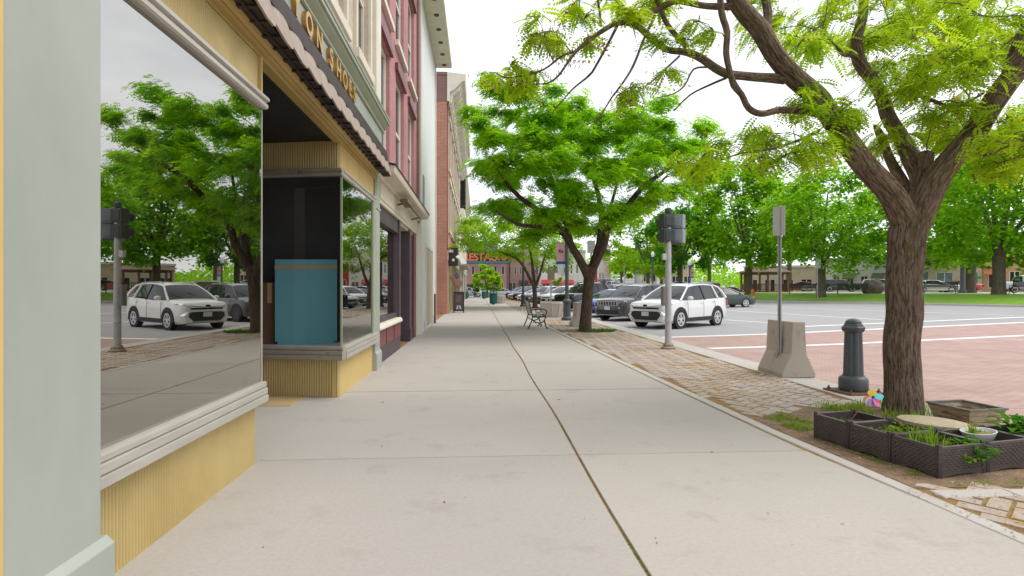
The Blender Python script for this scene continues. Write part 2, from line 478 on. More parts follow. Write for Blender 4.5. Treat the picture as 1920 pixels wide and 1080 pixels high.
# ------------------------------------------------------------------ park across the road
LAWN = M('lawn_grass', (.20, .35, .02), (.13, .27, .016), 3, .9, bmp=.8, bscale=30, world=True, spot=(.17, .29, .02), sscale=2)
PATH = M('path_concrete', (.48, .44, .39), (.42, .38, .33), 1.5, .9, world=True)
def strip(name, ds, mat, s0=-16, s1=90, dz=0, zf=zpark):
    mb = MB(); ss = [s0 + (s1 - s0) * i / 50 for i in range(51)]
    vs = []
    for d in ds:
        for s in ss:
            x, y = park_xy(s, d); vs.append((x, y, zf(x, y) + dz))
    n = len(ss)
    mb.add(vs, [(j * n + i, j * n + i + 1, (j + 1) * n + i + 1, (j + 1) * n + i) for j in range(len(ds) - 1) for i in range(n - 1)])
    return mb.build(name, mat, kind='structure', smooth=60, recalc=False)
strip('lawn', [.3, 1, 2, 3, 4, 5, 6, 6.7, 7.6, 8.6], LAWN)
strip('path', [8.6, 9.5, 11.4], PATH, dz=-.004)
strip('far_lawn', [11.4, 14, 18.5], LAWN)
strip('plaza', [18.5, 25, 40, 70], PATH, dz=-.01)
mb = MB()
for i in range(46):
    s0_ = -16 + i * 2.3; a = park_xy(s0_, .0); b = park_xy(s0_ + 2.28, .0); c = park_xy(s0_ + 2.28, .3); d = park_xy(s0_, .3)
    z1, z2 = zpark(*a), zpark(*b)
    mb.add([(*a, z1 - .3), (*b, z2 - .3), (*c, z2 - .3), (*d, z1 - .3), (*a, z1), (*b, z2), (*c, z2 + .02), (*d, z1 + .02)],
           [(4, 5, 6, 7), (0, 1, 5, 4), (1, 2, 6, 5), (2, 3, 7, 6), (3, 0, 4, 7)])
mb.build('park_kerb', CONC2, kind='structure')
mb = MB(); a = park_xy(-16, 0); b = park_xy(-16, 70)
mb.quad((*a, -.3), (*b, -.3), (*b, 1.0), (*a, 0)); mb.build('park_end_kerb', CONC2, kind='structure')
# ================================================================== LEFT SIDE: the row of buildings
def put(mb, name, mat, parent, **k):
    """build a mesh whose coordinates are world ones as a part of an unrotated parent"""
    o = mb.build(name, mat, parent, **k)
    p = parent; off = Vector((0, 0, 0))
    while p is not None: off += p.location; p = p.parent
    o.location = -off if parent.parent is None else o.location
    return o
def sub(mb, name, mat, part, **k):
    o = mb.build(name, mat, part, **k); return o      # parts already cancel their thing's offset

SAGE = M('sage_paint', (.365, .39, .345), (.305, .33, .29), 1.3, .5, spec=.35, bmp=.08, bscale=45, stretch=(1, 1, .45))
SAGE_D = M('dark_sage_paint', (.34, .37, .27), (.29, .32, .23), 2, .5)
GOLD = M('gold_fluted_metal', (.56, .435, .19), (.49, .37, .15), 2.5, .45, metal=.25, spec=.5, bmp=.03, bscale=50)
GOLDPAINT = M('ochre_paint', (.60, .44, .17), (.54, .39, .15), 2, .6)
ALU = M('weathered_aluminium', (.52, .49, .435), (.45, .42, .37), 3, .42, metal=.35, spec=.5, stretch=(6, 1, 6), spot=(.38, .35, .31), sscale=5, sthr=.66)
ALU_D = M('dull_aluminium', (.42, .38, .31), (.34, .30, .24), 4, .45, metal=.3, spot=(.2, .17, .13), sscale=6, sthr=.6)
BLACK = M('black_paint', (.012, .012, .013), (.02, .02, .02), 3, .6)
CHAR = M('charcoal_board', (.048, .047, .047), (.058, .056, .055), 3, .7)
DBROWN = M('dark_brown_metal', (.045, .028, .022), (.028, .018, .014), 6, .6, spot=(.11, .06, .03), sscale=12, sthr=.62)
TILE = M('awning_tile', (.37, .295, .24), (.30, .235, .19), 5, .6, stretch=(1, 6, 1), bmp=.15, bscale=30, spot=(.22, .15, .12), sscale=9, sthr=.64)
CREAM = M('cream_paint', (.66, .60, .47), (.60, .54, .42), 2, .55, spot=(.48, .43, .34), sscale=5, sthr=.68)
CREAMW = M('cream_trim', (.70, .655, .55), (.62, .58, .48), 3, .55)
WHITEP = M('white_siding', (.72, .715, .69), (.65, .645, .62), 1.2, .55, stretch=(1, 4, .4))
BUFF = brickmat('buff_brick', (.60, .52, .40), (.52, .43, .33), (.55, .49, .40), .21, .07, .012, .8)
MAROON = brickmat('maroon_painted_brick', (.50, .255, .255), (.44, .215, .22), (.43, .21, .215), .21, .07, .01, .35)
MAROONP = M('maroon_wood', (.20, .055, .06), (.16, .045, .05), 2, .45)
PURPLE = M('dark_plum_paint', (.085, .06, .072), (.065, .045, .055), 3, .5)
BRICK = brickmat('orange_brick', (.52, .20, .125), (.42, .15, .095), (.44, .30, .23), .22, .075, .014, .5, stain=(.34, .16, .12))
BRICKD = brickmat('dark_brick', (.26, .13, .115), (.21, .105, .095), (.25, .18, .16), .22, .075, .014, .5)
GLASS = glassmat('shop_glass', .62, (.74, .72, .68), (.5, .52, .5), .02)
GLASS2 = glassmat('window_glass', .45, (.8, .86, .92), (.2, .22, .24))
BLIND = M('window_blind', (.62, .63, .60), (.55, .56, .54), 2, .8)

def openwall(mb, x, y0, y1, z0, z1, ops, depth=.18):
    """wall face at x with openings (ya,yb,za,zb) and their reveals going back by depth"""
    ys = sorted({y0, y1, *[o[0] for o in ops], *[o[1] for o in ops]}); zs = sorted({z0, z1, *[o[2] for o in ops], *[o[3] for o in ops]})
    for a, b in zip(ys, ys[1:]):
        for c, d in zip(zs, zs[1:]):
            my, mz = (a + b) / 2, (c + d) / 2
            if any(o[0] < my < o[1] and o[2] < mz < o[3] for o in ops): continue
            mb.quad((x, a, c), (x, b, c), (x, b, d), (x, a, d))
    for a, b, c, d in ops:
        q = x - depth
        mb.quad((x, a, c), (x, a, d), (q, a, d), (q, a, c)); mb.quad((x, b, d), (x, b, c), (q, b, c), (q, b, d))
        mb.quad((x, a, c), (q, a, c), (q, b, c), (x, b, c)); mb.quad((x, a, d), (x, b, d), (q, b, d), (q, a, d))
def sash(parent, x, a, b, c, d, fmat, gmat, w=.07, mid=True, blind=None):
    """window frame (part) with its pane (sub-part) in the opening a..b, c..d, front at x"""
    f = MB()
    f.box(x - .06, a + .003, c + .003, x, a + w, d - .003); f.box(x - .06, b - w, c + .003, x, b - .003, d - .003)
    f.box(x - .058, a + w, c + .003, x - .002, b - w, c + w); f.box(x - .058, a + w, d - w, x - .002, b - w, d - .003)
    if mid: f.box(x - .05, a + w, (c + d) / 2 - w * .35, x - .004, b - w, (c + d) / 2 + w * .35)
    fr = put(f, 'window', fmat, parent)
    g = MB(); g.box(x - .04, a + w * .8, c + w * .8, x - .034, b - w * .8, d - w * .8); sub(g, 'pane', gmat, fr)
    if blind:
        g = MB(); g.box(x - .16, a + .01, c + .01, x - .15, b - .01, d - .01); sub(g, 'blind', blind, fr)
    return fr
def flutes(mb, axis_pts, z0, z1, pitch=.026, depth=.011, back=.05):
    """ribbed sheet along the line p->q (xy), ribs standing; nrm is to its right-hand side"""
    p, q = Vector(axis_pts[0]), Vector(axis_pts[1]); d = q - p; n = max(2, int(d.length / pitch)); u = d.normalized(); nr = Vector((u.y, -u.x))
    pts = []
    for i in range(n):
        for t, h in ((0, 0), (.12, .55), (.3, 1), (.62, 1), (.8, .55), (.92, 0)):
            pts.append(p + d * ((i + t) / n) + nr * depth * h)
    pts += [q, q - nr * back, p - nr * back]
    mb.prism([(v.x, v.y) for v in pts], 'z', z0, z1)
def moulding(mb, prof, y0, y1):
    """profile of (x,z) points run along the street"""
    mb.prism(prof, 'y', y0, y1)

# ------------------------------------------------------------------ near shop
shop = empty('shop_building', (-1.75, 5.5, 0), 0, 'shoe shop with gold ribbed fronts, big display windows and scalloped brown awning', 'building')
GX = -1.71
# pale green pillar at the left edge of the picture
mb = MB(); mb.box(-2.2, 1.99, .0, -1.60, 2.48, 3.18); pil = put(mb, 'pillar', SAGE, shop, bevel=.006)
mb = MB(); mb.prism([(-2.2, 0), (-1.565, 0), (-1.565, .285), (-1.597, .318), (-2.2, .318)], 'y', 1.985, 2.515)
sub(mb, 'plinth', SAGE, pil, bevel=.004)
mb = MB(); mb.box(-2.2, 1.9, 0, -1.595, 1.983, 3.18); put(mb, 'gold_trim', GOLDPAINT, shop)
# pilaster at the far end
mb = MB(); mb.box(-2.1, 9.47, .30, -1.72, 9.91, 2.98); mb.box(-2.08, 9.46, 2.72, -1.705, 9.92, 2.76); mb.box(-1.722, 9.53, .4, -1.712, 9.85, 2.6)
pil = put(mb, 'pilaster', SAGE, shop, bevel=.005)
mb = MB(); mb.prism([(-2.12, .0), (-1.69, .0), (-1.69, .27), (-1.715, .31), (-2.12, .31)], 'y', 9.44, 9.94); sub(mb, 'plinth', SAGE, pil)
mb = MB(); mb.box(-2.1, 9.47, 2.98, -1.72, 9.91, 3.32); sub(mb, 'capital', SAGE_D, pil)

SILL = [(0, .645), (.10, .645), (.105, .63), (.105, .605), (.09, .60), (.115, .592), (.115, .552), (.10, .546), (.12, .538), (.12, .492), (.10, .479), (0, .479)]
def sill(y0, y1, xb, mat): 
    mb = MB(); moulding(mb, [(xb + a, z) for a, z in SILL], y0, y1); return put(mb, 'window_sill', mat, shop)
def angled_sill(p, q, mat, name='window_sill'):
    mb = MB(); p, q = Vector(p), Vector(q); u = (q - p).normalized(); nr = Vector((u.y, -u.x))
    mb.loft([[(e.x + nr.x * a, e.y + nr.y * a, z) for a, z in SILL] for e in (p, q)]); return put(mb, name, mat, shop)
# near display window
mb = MB(); flutes(mb, ((-1.762, 4.52), (-1.762, 2.3)), .0, .479) if False else flutes(mb, ((-1.762, 2.3), (-1.762, 4.52)), -.03, .479)
put(mb, 'knee_wall', GOLD, shop)
sill(2.3, 4.535, -1.776, ALU)
mb = MB(); mb.quad((GX, 2.3, .64), (GX, 4.53, .64), (GX + .004, 4.53, 2.84), (GX + .004, 2.3, 2.84)); win = put(mb, 'shop_window', GLASS, shop, recalc=False)
mb = MB(); mb.quad((GX - .002, 4.532, .645), (GX - .98, 4.40, .645), (GX - .98, 4.40, 2.84), (GX - .002, 4.532, 2.84)); put(mb, 'side_window', GLASS, shop, recalc=False)
mb = MB(); mb.box(GX - .012, 4.522, .645, GX + .006, 4.537, 2.80); sub(mb, 'edge_strip', ALU, win)
mb = MB(); flutes(mb, ((-1.735, 2.0), (-1.735, 4.50)), 2.88, 3.20); put(mb, 'header', GOLD, shop)
HT = [(0, 2.79), (.055, 2.79), (.07, 2.80), (.07, 2.825), (.055, 2.83), (.055, 2.845), (.08, 2.852), (.08, 2.876), (.06, 2.885), (0, 2.885)]
mb = MB(); moulding(mb, [(-1.73 + a, z) for a, z in HT], 2.0, 4.54); put(mb, 'header_trim', ALU, shop)
mb = MB(); mb.box(-1.775, 4.505, 2.79, -1.70, 4.53, 3.2); put(mb, 'corner_post', GOLDPAINT, shop)
# far display window: street side, and the angled side that faces us
A, B = (-1.762, 7.19), (-2.95, 7.42)
mb = MB(); flutes(mb, (B, A), .0, .479, .032, .012); put(mb, 'knee_wall', GOLD, shop)
mb = MB(); mb.box(-1.84, 7.19, 0, -1.762, 9.45, .479); put(mb, 'knee_wall', GOLDPAINT, shop)
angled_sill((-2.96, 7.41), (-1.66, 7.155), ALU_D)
sill(7.16, 9.47, -1.77, ALU)
mb = MB(); mb.quad((-2.95, 7.38, .645), (-1.725, 7.17, .645), (-1.725, 7.17, 2.80), (-2.95, 7.38, 2.80)); put(mb, 'side_window', glassmat('side_glass', .07, (.8, .8, .8), (.93, .93, .93)), shop, recalc=False)
mb = MB(); mb.quad((-1.722, 7.19, .645), (-1.722, 9.45, .645), (-1.722, 9.45, 2.80), (-1.722, 7.19, 2.80)); win = put(mb, 'shop_window', GLASS, shop, recalc=False)
mb = MB(); mb.box(-1.76, 9.22, .645, -1.700, 9.45, 2.80); sub(mb, 'frame', SAGE_D, win, bevel=.003)
mb = MB(); mb.box(-1.735, 7.16, .645, -1.712, 7.185, 2.8); sub(mb, 'edge_strip', SAGE_D, win)
mb = MB(); flutes(mb, (B, A), 2.90, 3.24, .032, .012); put(mb, 'header', GOLD, shop)
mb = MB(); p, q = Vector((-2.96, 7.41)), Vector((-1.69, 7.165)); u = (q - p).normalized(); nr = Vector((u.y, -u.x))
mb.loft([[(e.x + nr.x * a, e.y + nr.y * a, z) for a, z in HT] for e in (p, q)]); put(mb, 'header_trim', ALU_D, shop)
mb = MB(); flutes(mb, ((-1.752, 7.20), (-1.752, 9.46)), 2.895, 3.22, .026, .006); put(mb, 'header', GOLDPAINT, shop)
mb = MB(); moulding(mb, [(-1.75 + a * .8, z) for a, z in HT], 7.17, 9.46); put(mb, 'header_trim', ALU, shop)
# recess and what is behind the glass
mb = MB(); mb.box(-4.6, 4.40, 3.245, -1.815, 7.6, 3.27); put(mb, 'recess_ceiling', BLACK, shop)
mb = MB(); mb.box(-4.6, 4.40, -.13, -1.745, 7.42, -.002); put(mb, 'recess_floor', CONC, shop)
mb = MB(); mb.box(-4.5, 6.7, -.05, -2.2, 7.36, .004); put(mb, 'floor_strip', M('tan_floor', (.47, .33, .15), (.42, .31, .17), 3, .8), shop)
mb = MB(); mb.box(-4.65, 4.3, 0, -4.6, 7.7, 3.3); mb.box(-4.3, 7.42, .48, -2.96, 7.45, 3.24); mb.box(-4.3, 4.36, 0, -2.7, 4.39, 3.24); put(mb, 'recess_wall', BLACK, shop)
mb = MB(); mb.box(-2.94, 7.86, .6, -1.80, 7.88, 2.9); put(mb, 'display_back', CHAR, shop)
mb = MB(); mb.box(-2.95, 7.41, .58, -1.77, 9.44, .63); put(mb, 'display_floor', M('grey_ledge', (.42, .42, .42), (.36, .35, .35), 4, .6), shop)
mb = MB(); mb.box(-3.3, .9, .55, -1.79, 4.37, .62); mb.box(-3.3, .9, .5, -3.2, 4.37, 3.3); mb.box(-3.3, .9, 2.86, -1.80, 4.37, 3.3); mb.box(-3.3, .9, .55, -1.80, 1.02, 3.3); mb.box(-3.3, 4.30, .55, -1.80, 4.37, 3.3)
put(mb, 'interior', BLACK, shop)
mb = MB(); mb.box(-3.19, 1.03, .621, -1.80, 4.29, .632); put(mb, 'display_floor', M('oak_floor', (.52, .33, .17), (.42, .26, .13), 2, .5, stretch=(1, 6, 1)), shop)
mb = MB(); mb.box(-3.15, 7.90, .6, -3.1, 9.5, 3.2); mb.box(-3.15, 9.46, .6, -2.12, 9.48, 3.2); put(mb, 'interior', CHAR, shop)
# beam, awning, sign board, cornice
mb = MB(); moulding(mb, [(-1.812, 3.205), (-1.72, 3.205), (-1.715, 3.22), (-1.715, 3.262), (-1.69, 3.268), (-1.69, 3.285), (-1.665, 3.295), (-1.65, 3.32), (-1.812, 3.32)], -1, 9.46)
put(mb, 'beam', M('gold_beam', (.50, .355, .125), (.42, .29, .10), 3, .45, metal=.2, stretch=(1, .3, 1)), shop)
mb = MB(); mb.box(-1.652, -1, 3.322, -1.53, 9.66, 3.36); mb.box(-1.60, -1, 3.30, -1.585, 9.66, 3.325); mb.box(-1.64, -1, 3.36, -1.56, 9.64, 3.6)
for i in range(46): mb.box(-1.655, i * .23 - .9, 3.306 + random.uniform(-.004, .004), -1.49, i * .23 - .88 + random.uniform(0, .05), 3.33)
for i in range(40):
    y = 8.9 + random.uniform(0, .75); mb.box(-1.62, y, 3.27 + random.uniform(0, .03), -1.47 - random.uniform(0, .06), y + random.uniform(.02, .08), 3.31)
put(mb, 'awning_frame', DBROWN, shop)
mb = MB(); tw = .388
for k in range(28):
    y0 = -1.2 + k * tw
    if y0 + tw > 9.75: break
    vs = []; nu, nv = 9, 5
    for j in range(nv):
        for i in range(nu):
            u_ = i / (nu - 1); zt = 3.485; zb = 3.25 + .085 * abs(2 * u_ - 1) ** 2.2
            t = j / (nv - 1); z = zb + (zt - zb) * t
            xx = -1.475 - .055 * ((z - 3.26) / .225) + .016 * math.sin(PI * u_) + .004 * abs(math.sin(3 * PI * u_))
            vs.append((xx, y0 + .006 + u_ * (tw - .004), z))
    back = [(x - .018, y, z) for x, y, z in vs]; n = nu * nv; fs = []
    for j in range(nv - 1):
        for i in range(nu - 1):
            a = j * nu + i; fs += [(a, a + 1, a + nu + 1, a + nu), (n + a, n + a + nu, n + a + nu + 1, n + a + 1)]
    for i in range(nu - 1): fs.append((i, n + i, n + i + 1, i + 1))
    for j in range(nv - 1):
        a = j * nu; fs.append((a, a + nu, n + a + nu, n + a)); a += nu - 1; fs.append((a, n + a, n + a + nu, a + nu))
    mb.add(vs + back, fs)
put(mb, 'awning', TILE, shop, smooth=50)
mb = MB(); mb.prism([(-1.64, 3.48), (-1.515, 3.48), (-1.515, 3.50), (-1.545, 3.515), (-1.56, 3.70), (-1.64, 3.72)], 'y', -1, 9.72); put(mb, 'flashing', DBROWN, shop)
SB = -1.62
mb = MB(); mb.box(-1.78, -1, 3.70, SB, 9.5, 3.985); put(mb, 'sign_backing', SAGE, shop)
sgn = MB(); sgn.box(SB, -1, 3.72, SB + .012, 9.42, 3.955)
sgn = put(sgn, 'sign_board', SAGE, shop)
GOLDL = M('gilt_lettering', (.55, .33, .10), (.45, .26, .07), 12, .35, metal=.7)
def text(body, size, loc, rot, mat, parent, name='lettering', ext=.02, off=.012, spacing=1.0, bev=0):
    cu = bpy.data.curves.new(name, 'FONT'); cu.body = body; cu.size = size; cu.extrude = ext; cu.offset = off; cu.align_x = 'LEFT'; cu.space_character = spacing
    cu.resolution_u = 4; cu.bevel_depth = bev
    o = bpy.data.objects.new(name, cu); COL.objects.link(o)
    bpy.context.view_layer.update()
    me = bpy.data.meshes.new_from_object(o.evaluated_get(bpy.context.evaluated_depsgraph_get())); bpy.data.objects.remove(o)
    me.materials.clear(); me.materials.append(mat)
    m = Matrix.Translation(Vector(loc)) @ rot.to_4x4(); me.transform(m)
    o = bpy.data.objects.new(name, me); COL.objects.link(o); o.parent = parent
    return o
STREETROT = Matrix(((0, 0, 1), (1, 0, 0), (0, 1, 0)))     # text runs along +Y, faces +X
for s_, y in (('Y', 4.86), ('O', 5.19), ('N', 5.53), ('S', 6.02), ('H', 6.30), ('O', 6.59), ('E', 6.90), ('S', 7.14)):
    t = text(s_, .285, (SB + .028, y, 3.735), STREETROT, GOLDL, sgn, 'letter', .028, .008)
    # serifs
    mbx = MB()
mb = MB(); moulding(mb, [(-1.80, 3.985), (-1.60, 3.985), (-1.585, 3.995), (-1.585, 4.02), (-1.60, 4.03), (-1.575, 4.05), (-1.53, 4.10), (-1.525, 4.125), (-1.50, 4.13), (-1.495, 4.165), (-1.51, 4.18), (-1.80, 4.20)], -1, 9.6)
put(mb, 'cornice', SAGE_D, shop, smooth=30)
mb = MB(); moulding(mb, [(-1.7, 4.203), (-1.535, 4.183), (-1.49, 4.18), (-1.485, 4.21), (-1.7, 4.24)], -1, 9.62); put(mb, 'cornice_cap', SAGE, shop)
WX = -1.76
ops = [(4.9, 5.85, 4.78, 6.9), (6.5, 7.42, 4.78, 6.9), (8.12, 9.05, 4.78, 6.9), (3.3, 4.25, 4.78, 6.9)]
mb = MB(); openwall(mb, WX, -1, 9.5, 4.1, 8.6, ops); mb.box(-9, -1, -.1, -4.7, 9.45, 8.6); put(mb, 'upper_wall', BUFF, shop)
for a, b, c, d in ops:
    f = sash(shop, WX - .06, a, b, c, d, CREAM, GLASS2, .06, True, BLIND)
    mb = MB(); mb.box(WX, a - .1, c - .3, WX + .05, a - .005, d + .15); mb.box(WX, b + .005, c - .3, WX + .05, b + .1, d + .15); mb.box(WX, a - .12, c - .14, WX + .09, b + .12, c); sub(mb, 'surround', CREAM, f, bevel=.004)
mb = MB(); mb.box(-2.2, 9.5, 3.72, -1.70, 9.93, 9.0); put(mb, 'corner_pier', CREAMW, shop, bevel=.01)

# things that stand in the far display window
TEAL = M('teal_card', (.18, .46, .53), (.16, .42, .49), 1.2, .5)
TANS = M('tan_stripe', (.52, .38, .20), (.48, .35, .18), 3, .6)
t = empty('display_board', (-2.28, 7.62, .63), 0, 'teal display board with a tan stripe near its top, standing in the shop window', 'display board')
mb = MB(); mb.box(-.38, -.03, 0, .35, .03, .04); mb.box(-.415, -.02, .04, .385, .02, 1.0); mb.box(-.415, -.02, 1.05, .385, .02, 1.13); mb.build('panel', TEAL, t, bevel=.003)
mb = MB(); mb.box(-.417, -.023, 1.0, .387, .023, 1.05); mb.build('stripe', TANS, t)
t = empty('cardboard_box', (-2.72, 7.76, .63), 0, 'brown cardboard box behind the teal board in the shop window', 'box')
KRAFT = M('cardboard', (.20, .105, .06), (.17, .09, .05), 5, .8)
mb = MB(); mb.box(-.2, -.08, 0, .2, .08, .82); mb.build('carton', KRAFT, t, bevel=.004)
mb = MB(); mb.box(-.1, -.086, .55, -.04, -.08, .82); mb.build('tape', TANS, t)

# ------------------------------------------------------------------ maroon building
mar = empty('maroon_building', (-1.8, 13, 0), 0, 'maroon painted brick building with cream shop cornice and tall cream windows', 'building')
MX = -1.80
ops = [(10.2 + 2.15 * i, 11.5 + 2.15 * i, z0, z1) for i in range(3) for z0, z1 in ((3.75, 6.1), (6.75, 9.1))]
mb = MB(); openwall(mb, MX, 9.96, 16.7, 3.3, 11.2, ops, .2); mb.box(-9, 9.97, 3.35, -2.4, 16.68, 11.2); put(mb, 'upper_wall', MAROON, mar)
for a, b, c, d in ops:
    f = sash(mar, MX - .08, a, b, c, d, CREAMW, GLASS2, .1, True, BLIND)
    mb = MB(); mb.box(MX, a - .14, c - .12, MX + .09, b + .14, c); sub(mb, 'sill', CREAMW, f, bevel=.005)
    mb = MB(); mb.prism([(a - .12, d), (b + .12, d), (b + .12, d + .16), ((a + b) / 2, d + .26), (a - .12, d + .16)], 'x', MX, MX + .07); sub(mb, 'lintel', MAROONP, f, bevel=.005)
mb = MB(); mb.box(MX - .1, 16.45, 3.3, MX + .06, 16.74, 11.2); put(mb, 'quoin', BRICKD, mar)
mb = MB(); mb.box(-2.3, 9.95, 2.92, MX + .03, 16.5, 3.33); mb.box(MX + .03, 10.2, 3.0, MX + .045, 13.9, 3.28); put(mb, 'fascia', CREAM, mar)
mb = MB(); moulding(mb, [(-1.9, 3.33), (MX + .06, 3.33), (MX + .10, 3.37), (-1.50, 3.39), (-1.47, 3.40), (-1.455, 3.44), (-1.44, 3.50), (-1.9, 3.58)], 9.8, 16.5); put(mb, 'cornice', CREAM, mar)
mb = MB(); moulding(mb, [(-1.9, 3.60), (-1.43, 3.503), (-1.425, 3.53), (-1.9, 3.63)], 9.78, 16.52); put(mb, 'cornice_flashing', DBROWN, mar)
mb = MB(); mb.tube([(MX + .03, 12.3, 3.18), (-1.55, 12.3, 3.24)], .02, 6); mb.tube([(MX + .03, 14.9, 3.18), (-1.55, 14.9, 3.24)], .02, 6); mb.tube([(-1.55, 11.9, 3.24), (-1.55, 15.3, 3.24)], .025, 6); mb.cbox((-1.56, 12.3, 3.22), (.16, .9, .06)); 
t = put(mb, 'sign_light', M('bronze_lamp', (.16, .12, .08), (.1, .08, .05), 8, .5), mar)
# its shop front
mb = MB(); mb.box(-1.98, 9.96, .72, -1.84, 10.06, 2.92); mb.box(-1.98, 12.85, .30, -1.79, 13.05, 2.92); mb.box(-1.98, 9.96, 2.62, -1.82, 13.0, 2.92); mb.box(-1.97, 10.06, .72, -1.85, 12.85, .82)
fr = put(mb, 'shop_window', PURPLE, mar, bevel=.004)
mb = MB(); mb.box(-1.93, 10.06, .82, -1.924, 12.85, 2.62); sub(mb, 'pane', GLASS, fr)
mb = MB(); mb.prism([(-2.0, .63), (-1.72, .63), (-1.72, .665), (-1.75, .72), (-2.0, .72)], 'y', 9.95, 12.84); put(mb, 'window_sill', CREAMW, mar)
mb = MB(); mb.box(-1.98, 9.95, .0, -1.79, 13.0, .63); bw = put(mb, 'bulkhead', PURPLE, mar, bevel=.004)
mb = MB()
for a in (10.02, 11.02, 12.02): mb.box(-1.79, a, .30, -1.778, a + .9, .60)
sub(mb, 'panel', MAROONP, bw, bevel=.004)
mb = MB(); mb.box(-3.1, 9.98, .7, -3.0, 13.0, 3.0); mb.box(-3.2, 13.02, 0, -3.1, 16.6, 3.0); mb.box(-3.0, 10, .6, -2.0, 13.0, .66); mb.box(-3.1, 13.06, 0, -1.99, 13.12, 2.92); put(mb, 'interior', CHAR, mar)
mb = MB(); mb.box(-3.1, 13.1, 2.86, -1.83, 16.2, 2.915); put(mb, 'recess_ceiling', CREAM, mar)
mb = MB(); mb.box(-2.15, 14.75, .0, -1.79, 15.15, 2.9); mb.box(-2.17, 14.73, 0, -1.77, 15.17, .32); put(mb, 'column', PURPLE, mar, bevel=.006)
mb = MB(); mb.box(-2.3, 15.75, .0, -1.79, 16.25, 2.9); mb.box(-3.1, 15.3, 0, -2.3, 15.36, 2.9); put(mb, 'column', MAROONP, mar, bevel=.006)
mb = MB(); mb.box(-2.6, 15.17, .02, -2.55, 15.75, 2.6); d = put(mb, 'door', MAROONP, mar)
mb = MB(); mb.box(-2.2, 16.25, .0, -1.78, 16.7, 3.3); put(mb, 'end_pier', CREAM, mar)

# ------------------------------------------------------------------ white building
wh = empty('white_building', (-1.75, 20, 0), 0, 'tall white sided building with deep eaves and a boarded beige door', 'building')
WHX = -1.74
mb = MB()
for i in range(12):
    a = 16.76 + i * .49
    mb.prism([(WHX, a), (WHX + .012, a + .01), (WHX + .012, a + .46), (WHX, a + .48)], 'z', 2.75 if 3 < i < 9 else .3, 10.25)
mb.box(-9, 16.72, 0, WHX, 22.64, 10.25); put(mb, 'wall', WHITEP, wh)
for a, b in ((16.74, 16.95), (22.4, 22.66)): mb = MB(); mb.box(WHX, a, 0, WHX + .05, b, 10.25); put(mb, 'corner_board', CREAMW, wh)
mb = MB(); mb.box(-1.9, 16.6, 10.26, -1.09, 22.75, 10.30); mb.box(-1.11, 16.6, 10.30, -1.07, 22.77, 10.52); so_ = put(mb, 'eave', CREAMW, wh)
VENTB = M('vent_brown', (.13, .07, .04), (.1, .05, .03), 5, .7)
for i in range(6): mb = MB(); mb.lathe([(.085, 10.235), (.085, 10.262)], (-1.36, 17.3 + i * 1.02, 0), 12); sub(mb, 'soffit_vent', VENTB, so_)
mb = MB(); mb.box(WHX + .012, 18.4, .12, WHX + .035, 20.9, 2.72); put(mb, 'boarded_door', M('beige_board', (.52, .43, .32), (.45, .36, .26), 1.5, .7, stretch=(1, 5, .5), spot=(.33, .25, .18), sscale=3, sthr=.62), wh, bevel=.004)
mb = MB(); mb.box(WHX + .012, 18.3, .0, WHX + .05, 18.4, 2.85); mb.box(WHX + .012, 20.9, 0, WHX + .05, 21.0, 2.85); mb.box(WHX + .012, 18.4, 2.72, WHX + .05, 20.9, 2.85); put(mb, 'door_frame', WHITEP, wh)
mb = MB(); mb.box(WHX + .01, 21.9, 0, WHX + .07, 22.3, 1.15); put(mb, 'kick_plate', M('rusty_board', (.16, .11, .08), (.1, .07, .05), 6, .8), wh)
mb = MB(); mb.box(WHX + .012, 17.5, 3.6, WHX + .035, 17.95, 4.9); put(mb, 'vent_window', M('grey_louvre', (.28, .29, .30), (.2, .2, .2), 9, .6, stretch=(1, 1, 8)), wh)

# ------------------------------------------------------------------ orange brick building
br = empty('brick_building', (-1.7, 38, 0), 0, 'orange brick building with bare side wall, bracketed cream cornice and dark windows', 'building')
BX = -1.66; Y0, Y1 = 29.9, 47.5
ops = [(31.2 + 2.75 * i, 32.9 + 2.75 * i, z0, z1) for i in range(6) for z0, z1 in ((4.6, 7.2), (8.0, 10.6))]
mb = MB(); openwall(mb, BX, Y0, Y1, 3.4, 11.3, ops, .25); mb.box(-10, Y0, -.1, -3.4, Y1, 11.25); mb.box(-3.4, Y0, 0, BX, Y0 + .5, 11.29); put(mb, 'wall', BRICK, br)
mb = MB(); mb.box(-10, Y0 - .006, 11.3, BX, Y1, 12.7); mb.box(-10, Y0 - .05, 12.7, BX, Y1, 12.85); put(mb, 'parapet', BRICKD, br)
for a, b, c, d in ops:
    f = sash(br, BX - .1, a, b, c, d, CREAM, GLASS2, .09, True, CHAR)
    mb = MB(); mb.box(BX, a - .15, c - .15, BX + .10, b + .15, c); mb.box(BX, a - .2, d, BX + .12, b + .2, d + .22); mb.box(BX, a - .16, c, BX + .06, a - .01, d); mb.box(BX, b + .01, c, BX + .06, b + .16, d); sub(mb, 'surround', CREAM, f)
mb = MB(); moulding(mb, [(BX + .005, 11.3), (BX + .12, 11.3), (BX + .15, 11.8), (BX + .35, 11.9), (BX + .8, 12.35), (BX + .95, 12.4), (BX + 1.0, 12.75), (BX + .005, 12.84)], Y0 - .05, Y1)
co = put(mb, 'cornice', CREAMW, br)
for i in range(20):
    mb = MB(); a = Y0 + .15 + i * .9; mb.prism([(BX + .1, 11.2), (BX + .22, 11.3), (BX + .30, 11.7), (BX + .62, 11.95), (BX + .75, 12.3), (BX + .1, 12.3)], 'y', a, a + .3); sub(mb, 'bracket', CREAMW, co)
